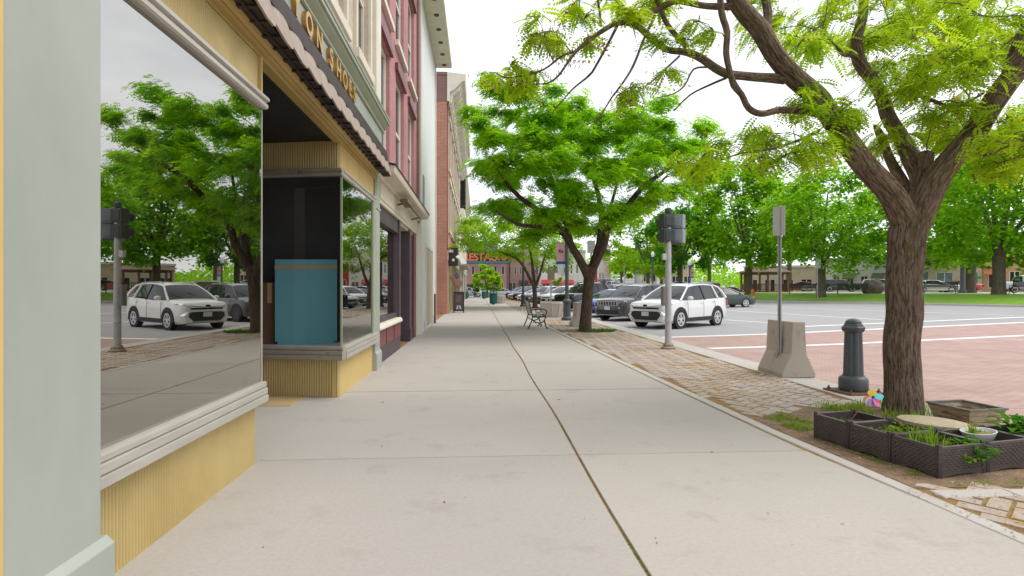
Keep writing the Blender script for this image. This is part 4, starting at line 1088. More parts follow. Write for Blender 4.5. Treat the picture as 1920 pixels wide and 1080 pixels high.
plant('leafy_plant', 'large leaved green plant in the wicker box at the right edge', 'plant', f5, GR2)
# white oval bowl with sprouts
p = cell(1, 0, .55, .62, .158)
bw = empty('oval_bowl', p, R(25), 'white oval bowl with sprouts set in the front wicker box', 'bowl')
BOWLW = M('white_ceramic', (.62, .62, .58), (.5, .5, .46), 6, .35, spec=.5)
mb = MB(); rings = []
for r, z in ((.6, 0), (.85, .03), (1, .075), (1.03, .085), (.93, .085), (.8, .05), (.3, .045)): rings.append([(.165 * r * math.cos(2 * PI * k / 28), .105 * r * math.sin(2 * PI * k / 28), z) for k in range(28)])
mb.loft(rings); mb.build('bowl', BOWLW, bw, smooth=50)
mb = MB(); mb.loft([[(.14 * r * math.cos(2 * PI * k / 20), .088 * r * math.sin(2 * PI * k / 20), .06 + .01 * (1 - r)) for k in range(20)] for r in (1, .5, .05)], caps=False); mb.build('soil', M('dry_moss', (.26, .24, .08), (.2, .17, .06), 20, .95, bmp=.6), bw, recalc=False)
def f6(mb):
    o = Vector(p) + Vector((-.06, -.0, .06)); blades(mb, o, 22, .12, .035, .008); blades(mb, o + Vector((.11, .03, 0)), 14, .06, .03, .005); leaves(mb, o + Vector((.0, .0, .03)), 12, .07, .03, .035, .018); return o
plant('sprout', 'light green sprouts growing in the white oval bowl', 'plant', f6, GR3)
# wooden tapered planter, standing empty
wp = empty("wooden_planter", (4.72, 5.16, -.004), ERZ + R(-4), 'empty weathered wooden planter with tapering plank sides beside the tree', 'planter')
wp.scale = (.77, .77, .80)
def plankmat():
    m, nt, out = newmat('weathered_planks'); v = coords(nt)
    sx = nt.nodes.new('ShaderNodeSeparateXYZ'); L(nt, v, sx.inputs[0])
    g = noise(nt, coords(nt, False, (6, 6, 60)), 1.2, 6, .7)
    col = mixc(nt, ramp(nt, g, .3, .7), (.46, .37, .25), (.33, .255, .165))
    col = mixc(nt, ramp(nt, noise(nt, coords(nt, False, (2.2, 2.2, 9)), 2.2, 4), .5, .62), col, (.20, .135, .075))
    wv = nt.nodes.new('ShaderNodeMath'); wv.operation = 'PINGPONG'; wv.inputs[1].default_value = .039; L(nt, sx.outputs[2], wv.inputs[0])
    lt = nt.nodes.new('ShaderNodeMath'); lt.operation = 'LESS_THAN'; lt.inputs[1].default_value = .0022; L(nt, wv.outputs[0], lt.inputs[0])
    col = mixc(nt, lt.outputs[0], col, (.03, .022, .015))
    bsdf(nt, out, col, .8, 0, .3, bump(nt, g, .2, .004)); return m
PLANK = plankmat(); RIMG = M('grey_rim_wood', (.17, .165, .15), (.11, .105, .095), 9, .8)
def frustum(mb, a0, b0, z0, a1, b1, z1): mb.loft([[(-a0, -b0, z0), (a0, -b0, z0), (a0, b0, z0), (-a0, b0, z0)], [(-a1, -b1, z1), (a1, -b1, z1), (a1, b1, z1), (-a1, b1, z1)]], caps=False)
for k in range(4):
    rot = Matrix.Rotation(k * PI / 2, 4, 'Z'); mb = MB()
    P = [(-.195, -.195, .0), (.195, -.195, .0), (.275, -.275, .295), (-.275, -.275, .295)]; Q = [(-.175, -.175, .0), (.175, -.175, .0), (.255, -.255, .295), (-.255, -.255, .295)]
    mb.loft([[rot @ Vector(v) for v in P], [rot @ Vector(v) for v in Q]]); mb.build('side', PLANK, wp)
mb = MB()
for k in range(4):
    rot = Matrix.Rotation(k * PI / 2, 4, 'Z'); mb.add([rot @ Vector(v) for v in ((-.29, -.29, .295), (.29, -.29, .295), (.245, -.245, .295), (-.245, -.245, .295), (-.29, -.29, .316), (.29, -.29, .316), (.245, -.245, .316), (-.245, -.245, .316))],
                                                      [(4, 5, 6, 7), (0, 1, 5, 4), (2, 3, 7, 6), (3, 2, 1, 0)])
mb.build('rim', RIMG, wp)
mb = MB(); mb.box(-.18, -.18, .01, .18, .18, .03); mb.build('bottom', PLANK, wp)
# round wooden lid lying on an upturned pot
pt = empty('clay_pot', (3.98, 4.68, -.004), 0, 'dark upturned pot under the round wooden lid', 'pot')
mb = MB(); mb.lathe([(.17, 0), (.17, .03), (.15, .04), (.12, .185), (.02, .187)], n=20); mb.build('body', M('dark_clay', (.07, .05, .04), (.05, .035, .03), 9, .8), pt, smooth=40)
dk = empty('wooden_disc', (3.98, 4.68, .185), R(30), 'round weathered wooden lid lying tilted beside the wooden planter', 'wooden disc')
LIDM = M('lid_wood', (.44, .36, .24), (.34, .275, .18), 4, .75, stretch=(1, 9, 1), bmp=.1)
mb = MB(); rt = Matrix.Rotation(R(3), 3, 'Y'); mb.lathe([(.25, .0), (.265, .008), (.265, .026), (.25, .034), (.02, .034)], n=36, rot=rt); mb.build('disc', LIDM, dk, smooth=40)
mb = MB(); mb.lathe([(.20, -.03), (.21, -.02), (.21, .0)], n=30, rot=rt); mb.build('ring', M('lid_ring', (.25, .19, .11), None, 5, .8), dk)
# pinwheel
hub = at(1636, 745, 5.0); ft = at(1594, 779, 5.02)
pw = empty('pinwheel', ft, 0, 'colourful toy pinwheel on a thin stick in the back wicker box', 'pinwheel')
hv = hub - ft
mb = MB(); mb.tube([Vector((0, 0, -.05)), hv * .55, hv], .0042, 6); mb.build('stick', M('stick_brown', (.22, .12, .04), None, 6, .6), pw)
ax = Vector((-.25, -.93, .28)).normalized(); u = ax.cross(Vector((0, 0, 1))).normalized(); v_ = u.cross(ax) * -1
if v_.z < 0: v_ = -v_
if u.x < 0: u = -u
for k, (ang, c) in enumerate(((80, (.85, .62, .06)), (100, (.85, .60, .08)), (10, (.08, .48, .62)), (-62, (.72, .10, .32)), (-112, (.30, .22, .42)), (-140, (.62, .52, .66)), (200, (.75, .30, .06)))):
    a = R(ang); d = u * math.cos(a) + v_ * math.sin(a); s_ = u * -math.sin(a) + v_ * math.cos(a); ln_ = .078 if k not in (0, 1) else .055; P = []
    for t in range(12):
        b = 2 * PI * t / 12; P.append(hv + d * (ln_ * .5 + .012 + ln_ * .5 * math.cos(b)) + s_ * (.027 * math.sin(b)) - ax * (.012 * math.sin(b) - .004 * k * .5))
    mb = MB(); mb.loft([P, [q + ax * .0025 for q in P]]); mb.build('petal', M('petal_%d' % k, c, c, 5, .4), pw)
mb = MB(); mb.ball(hv + ax * .01, .012, 8, 6); mb.build('hub', BLACK, pw, smooth=60)
# weeds and grass round the pits: nobody could count them
mb = MB()
for _ in range(60):
    y = random.uniform(5.25, 5.9); x = xe(y) + .33 + random.uniform(0, .35) * (1 if y > 5.5 else .6); blades(mb, (x, y, -.005), 9, random.uniform(.03, .07), .05, .007, .9); 
    if random.random() < .5: leaves(mb, (x, y, 0), 5, .02, .04, .03, .016)
for _ in range(26):
    y = random.uniform(3.9, 5.2); leaves(mb, (xe(y) + .33 + random.uniform(0, .12), y, -.003), 6, .015, .03, .022, .012); blades(mb, (xe(y) + .34 + random.uniform(0, .12), y, -.005), 3, .035, .02, .005)
for _ in range(45):
    a = random.uniform(0, 2 * PI); blades(mb, (4.62 + .36 * math.cos(a), 5.95 + .36 * math.sin(a), 0), 9, .14, .06, .008, .7)
for _ in range(25): blades(mb, (4.1 + random.uniform(-.2, .2), 5.9 + random.uniform(-.1, .35), 0), 9, .12, .07, .008, .7)
for _ in range(50):
    y = random.uniform(3.55, 5); blades(mb, (random.uniform(3.3, 4.4), 3.72 + random.uniform(-.02, .05), 0), 3, .025, .03, .005, .9)
tag(mb.build('weeds', GR1, recalc=False), 'yellow green weeds and grass growing in the tree pit', 'weeds', kind='stuff')
mb = MB()
for _ in range(170):
    a = random.uniform(0, 2 * PI); r = math.sqrt(random.random()); x, y = 3.78 + .62 * r * math.cos(a), 17.75 + .42 * r * math.sin(a); blades(mb, (x, y, -.01), 8, .09, .05, .012, .9); leaves(mb, (x, y, .01), 5, .04, .05, .06, .03)
tag(mb.build('grass', GR2, recalc=False), 'patch of green weeds at the foot of the second tree', 'grass', kind='stuff')
mb = MB()
for i in range(260):
    y = random.uniform(2.2, 6) ** 1.0; 
    if math.sin(y * 5.1) + math.sin(y * 2.3 + 1) < .55: continue
    blades(mb, (crk(y) + random.uniform(-.006, .006), y, -.012), 3, .018, .006, .004, .9)
tag(mb.build('moss', GR3, recalc=False), 'green moss sprouting in the sidewalk joint', 'moss', kind='stuff')

# little dry leaves, petals and chips lying about: too many and too small to count
def litter(name, label, n, fn, cols, sz):
    mb = MB()
    for _ in range(n):
        x, y, z = fn(); a = random.uniform(0, 6.28); l_ = random.uniform(.4, 1) * sz; w_ = l_ * random.uniform(.35, .7); u = Vector((math.cos(a), math.sin(a), random.uniform(-.15, .15))); v = Vector((-u.y, u.x, random.uniform(-.15, .15))); c = Vector((x, y, z + .004))
        mb.m = random.randrange(len(cols)); mb.add([c - u * l_, c + v * w_ - u * l_ * .2, c + u * l_ + Vector((0, 0, l_ * .3)), c - v * w_], [(0, 1, 2, 3)])
    tag(mb.build(name, cols, recalc=False), label, name.replace('_', ' '), kind='stuff')
LC = [M('dry_leaf', (.30, .19, .07), None, 9, .9), M('petal_chip', (.50, .44, .30), None, 9, .9), M('dark_chip', (.10, .065, .04), None, 9, .9), M('ochre_seed', (.36, .21, .05), None, 9, .9)]
def inpit():
    while True:
        x, y = random.uniform(2.9, 4.9), random.uniform(3.68, 6.3)
        if inside((x, y), PIT): return x, y, -.002
litter('leaf_litter', 'dry leaves, seeds and petals scattered over the tree pit', 900, inpit, LC, .013)
def onpav():
    y = random.uniform(2.6, 3.7) if random.random() < .5 else random.uniform(5, 12); return random.uniform(xe(y) + .02, xe(y) + .75), y, -.002
litter('leaf_litter', 'ochre seeds and dry leaves along the paver joints', 500, onpav, [LC[0], LC[3], LC[3]], .012)
litter('leaf_litter', 'few dark dry bits lying on the pale sidewalk', 70, lambda: (random.uniform(-1.5, 2.4), random.uniform(2.4, 13), .001), [LC[2], LC[0]], .013)
# ================================================================== TREES
from mathutils import noise as mnoise
def barkmat(name, c1, c2, c3, moss=None, sc=1.0, st=1.0):
    m, nt, out = newmat(name)
    at_ = nt.nodes.new('ShaderNodeAttribute'); at_.attribute_name = 'bark_space'
    mp_ = nt.nodes.new('ShaderNodeMapping'); mp_.inputs['Scale'].default_value = (1, 1, .17); L(nt, at_.outputs['Vector'], mp_.inputs[0]); v = mp_.outputs[0]
    n1 = noise(nt, v, 27 * sc, 5, .6); n2 = noise(nt, v, 42 * sc, 5, .7)
    rid = nt.nodes.new('ShaderNodeMath'); rid.operation = 'PINGPONG'; rid.inputs[1].default_value = .12; L(nt, n1, rid.inputs[0])
    rr = ramp(nt, rid.outputs[0], .0, .12)
    col = mixc(nt, rr, c3, c1); col = mixc(nt, ramp(nt, n2, .45, .7), col, c2)
    if moss: col = mixc(nt, ramp(nt, noise(nt, coords(nt, True), 3.1, 6, .7), .56, .68), col, moss)
    ad = nt.nodes.new('ShaderNodeMath'); ad.operation = 'MULTIPLY_ADD'; ad.inputs[1].default_value = .35; L(nt, n2, ad.inputs[0]); L(nt, rr, ad.inputs[2])
    bsdf(nt, out, col, .9, 0, .2, bump(nt, ad.outputs[0], st, .03)); return m
BARK = barkmat('locust_bark', (.33, .235, .165), (.42, .315, .23), (.07, .045, .03), (.16, .15, .055))
BARK2 = barkmat('young_bark', (.18, .125, .085), (.23, .165, .115), (.05, .035, .025))
BARK3 = barkmat('park_bark', (.20, .165, .12), (.25, .21, .16), (.075, .058, .042), None, .6)
TWIG = M('twig_bark', (.105, .075, .062), (.15, .115, .095), 20, .85)
LEAF_N = leafmat('locust_leaf', (.30, .44, .018), (.16, .34, .014), (.72, .86, .03), (.45, .74, .025), .5, (.28, .13, .05))
LEAF_M = leafmat('street_tree_leaf', (.28, .50, .015), (.105, .31, .011), (.60, .92, .025), (.26, .68, .014), .48)
LEAF_P = leafmat('maple_leaf', (.27, .49, .02), (.08, .26, .012), (.54, .84, .03), (.19, .56, .016), .45)
LEAF_D = leafmat('dark_maple_leaf', (.085, .25, .014), (.035, .13, .010), (.20, .50, .02), (.07, .29, .012), .40)
LEAF_Y = leafmat('spring_leaf', (.28, .44, .02), (.12, .31, .012), (.60, .80, .03), (.27, .60, .02), .46)

def frond_template(pairs, ln_, ll, lw, droop=.25):
    vs, fs = [], []
    for k in range(pairs + 1):
        t = (k + .6) / (pairs + .6); x = ln_ * t; z = -droop * ln_ * t * t
        for s_ in ((-1, 1) if k < pairs else (0,)):
            f = .75 + .5 * math.sin(PI * t) if k < pairs else 1
            d = np.array([.35, s_ * .94, -.12]) if s_ else np.array([1, 0, -.3]); d = d / np.linalg.norm(d)
            n = np.array([-d[1], d[0], 0]); b = np.array([x, 0, z]); o = len(vs)
            vs += [b, b + d * ll * f * .5 + n * lw * f * .5, b + d * ll * f, b + d * ll * f * .5 - n * lw * f * .5]; fs.append((o, o + 1, o + 2, o + 3))
    return np.array(vs), np.array(fs)
TEMPL = {
    'near': frond_template(7, .17, .042, .021, .35),
    'mid': frond_template(4, .22, .085, .042, .3),
    'far': frond_template(2, .26, .16, .085, .3),
    'leaf': (np.array([(0, 0, 0), (.5, .42, .08), (1, 0, -.12), (.5, -.42, .08)], float), np.array([(0, 1, 2, 3)])),
}
def leafmesh(name, kind, pos, yaw, pitch, roll, size, mat, parent, origin):
    V, Fc = TEMPL[kind]; n = len(pos); cyw, syw = np.cos(yaw), np.sin(yaw); cp_, sp_ = np.cos(pitch), np.sin(pitch); cr, sr = np.cos(roll), np.sin(roll)
    # R = Rz(yaw) Ry(-pitch) Rx(roll)
    ex = np.stack([cyw * cp_, syw * cp_, sp_], 1); ey0 = np.stack([-syw, cyw, np.zeros(n)], 1); ez0 = np.cross(ex, ey0)
    ey = ey0 * cr[:, None] + ez0 * sr[:, None]; ez = -ey0 * sr[:, None] + ez0 * cr[:, None]
    P = (V[None, :, 0, None] * ex[:, None] + V[None, :, 1, None] * ey[:, None] + V[None, :, 2, None] * ez[:, None]) * size[:, None, None] + (pos - np.array(origin))[:, None]
    P = P.reshape(-1, 3); Fi = (Fc[None] + (np.arange(n) * len(V))[:, None, None]).reshape(-1, 4)
    me = bpy.data.meshes.new(name); nv, nf = len(P), len(Fi)
    me.vertices.add(nv); me.vertices.foreach_set('co', P.astype(np.float32).ravel())
    me.loops.add(nf * 4); me.loops.foreach_set('vertex_index', Fi.astype(np.int32).ravel())
    me.polygons.add(nf); me.polygons.foreach_set('loop_start', np.arange(0, nf * 4, 4, dtype=np.int32))
    try: me.polygons.foreach_set('loop_total', np.full(nf, 4, dtype=np.int32))
    except Exception: pass
    me.materials.append(mat); me.update(calc_edges=True); me.validate()
    o = bpy.data.objects.new(name, me); COL.objects.link(o); o.parent = parent; return o

def smoothline(pts, rad, step):
    """Catmull-Rom resample of a polyline with radii"""
    P = [Vector(p) for p in pts]; out, ro = [], []
    for i in range(len(P) - 1):
        p0, p1, p2, p3 = P[max(0, i - 1)], P[i], P[i + 1], P[min(len(P) - 1, i + 2)]
        n = max(1, int((p2 - p1).length / step))
        for k in range(n):
            t = k / n
            out.append(.5 * ((2 * p1) + (p2 - p0) * t + (2 * p0 - 5 * p1 + 4 * p2 - p3) * t * t + (3 * p1 - p0 - 3 * p2 + p3) * t ** 3)); ro.append(rad[i] + (rad[i + 1] - rad[i]) * t)
    out.append(P[-1]); ro.append(rad[-1]); return out, ro
def barktube(mb, pts, rad, n, amp=.06, fq=9.0):
    """swept limb whose surface has furrows and lumps"""
    o = len(mb.v); mb.tube(pts, rad, n); run = 0.0; off = 7.3 * len(mb.v)
    if not hasattr(mb, 'bs'): mb.bs = []
    for i in range(len(pts)):
        if i: run += (Vector(pts[i]) - Vector(pts[i - 1])).length
        r_ = rad[i] * .5 + rad[0] * .5
        mb.bs += [(r_ * math.cos(2 * PI * k / n) + off, r_ * math.sin(2 * PI * k / n), run) for k in range(n)]
    if amp:
        for i in range(len(pts)):
            c = pts[i]; c = Vector(c)
            for k in range(n):
                idx = o + i * n + k; v = Vector(mb.v[idx]); d = v - c
                b_ = mb.bs[idx]; q = Vector((b_[0] * fq, b_[1] * fq, b_[2] * fq * .07)); h = mnoise.noise(q); h = (1 - abs(h) * 2.4) * .9 + .5 * mnoise.noise(Vector((v.x * 2.2, v.y * 2.2, v.z * 1.1)))
                mb.v[idx] = tuple(c + d * (1 + amp * h))

def make_tree(name, label, base, limbs, clumps, kind, leaf, bark, fr=60, lsz=1.0, tw=TWIG, group=None, seed=1, step=.12, sides=14, amp=.05, rclump=(.65, .25), rb=.03, cat='tree', twign=3, droop=(-.5, .1), fq=9.0):
    """limbs: list of (points, radii); clumps: list of (centre, radius scale). Branches grow from the limbs to each clump."""
    rng = random.Random(seed); npr = np.random.default_rng(seed)
    base = Vector(base); root = empty(name, base, 0, label, cat, group)
    nodes = []; mb = MB(); tm = MB(); 
    for li, (pts, rad) in enumerate(limbs):
        P, Rr = smoothline(pts, rad, step)
        P = [p + Vector((mnoise.noise(p * 2.3), mnoise.noise(p * 2.3 + Vector((9, 4, 1))), 0)) * (.30 * min(r, .1) if 0 < i < len(P) - 1 else 0) for i, (p, r) in enumerate(zip(P, Rr))]
        barktube(mb, [p - base for p in P], Rr, sides if max(Rr) > .05 else 8, amp if max(Rr) > .05 else 0, fq)
        skip = .35 if li == 0 else .12
        for i, p in enumerate(P):
            if (li == 0 and i < len(P) * .85): continue
            nodes.append((p, Rr[i]))
    tk = mb.build('trunk', bark, root, smooth=70)
    av = tk.data.attributes.new('bark_space', 'FLOAT_VECTOR', 'POINT'); av.data.foreach_set('vector', np.array(mb.bs, dtype=np.float32).ravel())
    pos, yaw, pit = [], [], []
    todo = sorted(clumps, key=lambda c: min((c[0] - q[0]).length for q in nodes))
    for c, rs in todo:
        best = min(nodes, key=lambda q: (c - q[0]).length + (1.5 * max(0, q[0].z - c.z)) )
        a = best[0]; d = c - a; ln_ = d.length
        r0 = min(best[1] * .75, rb * (.5 + .35 * ln_)); mid = a + d * .5 + Vector((rng.uniform(-.1, .1), rng.uniform(-.1, .1), .10)) * ln_
        q1 = a + d * .22 + Vector((rng.uniform(-.06, .06), rng.uniform(-.06, .06), .08)) * ln_
        P, Rr = smoothline([a, q1, mid, c], [r0, r0 * .8, r0 * .55, max(.006, r0 * .25)], max(.15, ln_ / 6))
        tm.tube([p - base for p in P], Rr, 6, caps=False)
        for p, r in zip(P[1:], Rr[1:]): nodes.append((p, r))
        ax, az = rclump[0] * rs, rclump[1] * rs
        out = Vector((d.x, d.y, 0)); out = out.normalized() if out.length > .01 else Vector((1, 0, 0)); oy = math.atan2(out.y, out.x)
        for k in range(twign):                                  # twigs of the clump, with fronds set along them
            ya = oy + rng.uniform(-1.5, 1.5); e = c + Vector((math.cos(ya) * ax, math.sin(ya) * ax, rng.uniform(-.8, .9) * az)) * rng.uniform(.6, 1.05)
            m_ = c.lerp(e, .5) + Vector((0, 0, az * .25)); tp = [c, m_, e]
            tm.tube([p - base for p in tp], [max(.005, r0 * .25), .005 + .002 * lsz, .003], 4, caps=False)
            nf = int(fr * rs / twign)
            for q in range(nf):
                t = (q + rng.random()) / nf; p = c.lerp(m_, t * 2) if t < .5 else m_.lerp(e, t * 2 - 1)
                s_ = .35 * ax
                pos.append((p.x + rng.gauss(0, s_ * .55), p.y + rng.gauss(0, s_ * .55), p.z + rng.gauss(0, az * .42)))
                yaw.append(ya + rng.uniform(-1.4, 1.4)); pit.append(rng.uniform(*droop))
    tm.build('branches', tw, root, recalc=False, smooth=80)
    pos = np.array(pos); n = len(pos)
    leafmesh('crown', kind, pos, np.array(yaw), np.array(pit), npr.normal(0, .45, n), npr.uniform(.7, 1.2, n) * lsz, leaf, root, base)
    return root

def polyclumps(poly, D, n, depth, seed, mind=.7, sizes=(.8, 1.2), face=0.0):
    """clump centres spread through a crown: outline in the photo, real depth round D, at least mind metres apart"""
    rng = random.Random(seed); xs_ = [p[0] for p in poly]; ys_ = [p[1] for p in poly]; cx, cy_ = sum(xs_) / len(xs_), sum(ys_) / len(ys_)
    rx, ry = (max(xs_) - min(xs_)) / 2, (max(ys_) - min(ys_)) / 2; out = []; tries = 0
    while len(out) < n and tries < n * 60:
        tries += 1; x, y = rng.uniform(min(xs_), max(xs_)), rng.uniform(min(ys_), max(ys_))
        if not inside((x, y), poly): continue
        e = math.sqrt(max(.05, 1 - min(1, ((x - cx) / rx) ** 2 * .8 + ((y - cy_) / ry) ** 2 * .8)))
        dd = rng.uniform(-1, 1) * depth * e
        p = at(x, y, D); p = p + Vector((SP, CP, 0)) * dd
        if any((p - q[0]).length < mind for q in out): continue
        out.append((p, rng.uniform(*sizes)))
    return out
def pl(pts, D):                                             # photo polyline -> world, D a number or per-point third value
    return [at(p[0], p[1], p[2] if len(p) > 2 else D) for p in pts]

# ---- second tree (the full green one over the sidewalk)
D2 = 17.9; B2 = at(1098, 622, D2); B2.z = -.02
limbs = [([B2 + Vector((0, 0, -.1)), B2 + Vector((0, 0, .12))] + pl([(1099, 585), (1102, 550), (1106, 515), (1108, 500)], D2), [.24, .20, .175, .165, .175, .16]),
         (pl([(1104, 520, 17.9), (1092, 495, 17.8), (1072, 462, 17.6), (1052, 430, 17.3), (1022, 402, 17.0), (985, 378, 16.6), (950, 345, 16.3), (925, 300, 16.2)], 0), [.15, .13, .115, .105, .09, .07, .05, .03]),
         (pl([(1072, 462, 17.6), (1060, 420, 17.9), (1045, 370, 18.3), (1025, 310, 18.7), (1000, 250, 19), (985, 200, 19.2)], 0), [.09, .085, .075, .06, .045, .03]),
         (pl([(1108, 510, 17.9), (1120, 470, 18.2), (1128, 425, 18.5), (1122, 370, 18.9), (1105, 310, 19.2), (1090, 250, 19.4)], 0), [.13, .115, .10, .08, .06, .035]),
         (pl([(1111, 510, 17.9), (1130, 465, 17.6), (1142, 425, 17.4), (1170, 392, 17.2), (1205, 352, 17.0), (1245, 322, 16.8), (1290, 295, 16.6)], 0), [.13, .115, .105, .09, .075, .055, .03]),
         (pl([(1170, 392, 17.2), (1195, 385, 18.0), (1225, 355, 19.0), (1250, 330, 19.8)], 0), [.07, .06, .05, .03]),
         (pl([(1052, 430, 17.3), (1010, 425, 16.4), (970, 420, 15.8), (930, 395, 15.5)], 0), [.07, .06, .045, .025]),
         (pl([(1128, 425, 18.5), (1150, 370, 19.4), (1165, 310, 20)], 0), [.07, .05, .03])]
poly2 = [(872, 245), (905, 225), (922, 165), (985, 158), (1045, 172), (1082, 205), (1120, 238), (1170, 238), (1225, 228), (1290, 250), (1345, 278), (1335, 320), (1295, 352), (1245, 368), (1200, 392), (1160, 425), (1120, 432), (1075, 440), (1025, 452), (985, 435), (935, 405), (905, 370), (898, 330), (885, 290)]
cl2 = polyclumps(poly2, D2, 120, 3.1, 5, .62, (.75, 1.2))
for x, y, D, s_ in ((1225, 225, 17.5, .6), (1090, 215, 17, .6), (930, 150, 17.6, .8), (1125, 262, 16.2, .8), (960, 175, 17.5, 1), (1010, 262, 15.9, 1.2), (1090, 370, 15.6, 1.2), (955, 300, 15.8, 1.1), (1240, 290, 15.9, 1.1), (1010, 400, 15.8, 1), (1130, 470, 18.4, .4)): cl2.append((at(x, y, D), s_))
make_tree('locust_tree', 'full green locust tree rising from a weedy pit beside the parked grey car', B2, limbs, cl2, 'mid', LEAF_M, BARK2, 158, 1.08, seed=3, rclump=(.66, .24), rb=.035, group='trees along the kerb', droop=(-.55, .15))

# ---- third tree
D3 = 38.0; B3 = at(1003, 580, D3); B3.z = -.02
limbs = [([B3 + Vector((0, 0, -.1))] + pl([(1003, 560), (1002, 545), (1002, 538)], D3), [.2, .16, .15, .14]),
         (pl([(1002, 540, 38), (990, 515, 37.5), (975, 490, 37), (955, 478, 36.5), (930, 470, 36)], 0), [.12, .10, .08, .06, .035]),
         (pl([(1002, 540, 38), (1000, 512, 38.5), (995, 475, 39), (985, 445, 39.5)], 0), [.12, .10, .07, .035]),
         (pl([(1003, 540, 38), (1012, 515, 38), (1020, 485, 37.5), (1030, 455, 37)], 0), [.11, .09, .06, .03])]
poly3 = [(868, 415), (895, 410), (930, 425), (985, 412), (1040, 420), (1075, 450), (1060, 490), (1040, 512), (1015, 505), (985, 480), (945, 478), (905, 470), (880, 445)]
cl3 = polyclumps(poly3, D3, 58, 4.0, 8, .9, (.8, 1.25)) + [(at(905, 432, 33), .7), (at(850, 462, 31), .35), (at(880, 430, 34), .6), (at(955, 450, 34.6), 1.2)]
make_tree('locust_tree', 'smaller bright green locust tree behind the bench, third along the kerb', B3, limbs, cl3, 'far', LEAF_Y, BARK2, 50, 1.25, seed=9, rclump=(1.05, .38), rb=.035, group='trees along the kerb', step=.4, sides=10)

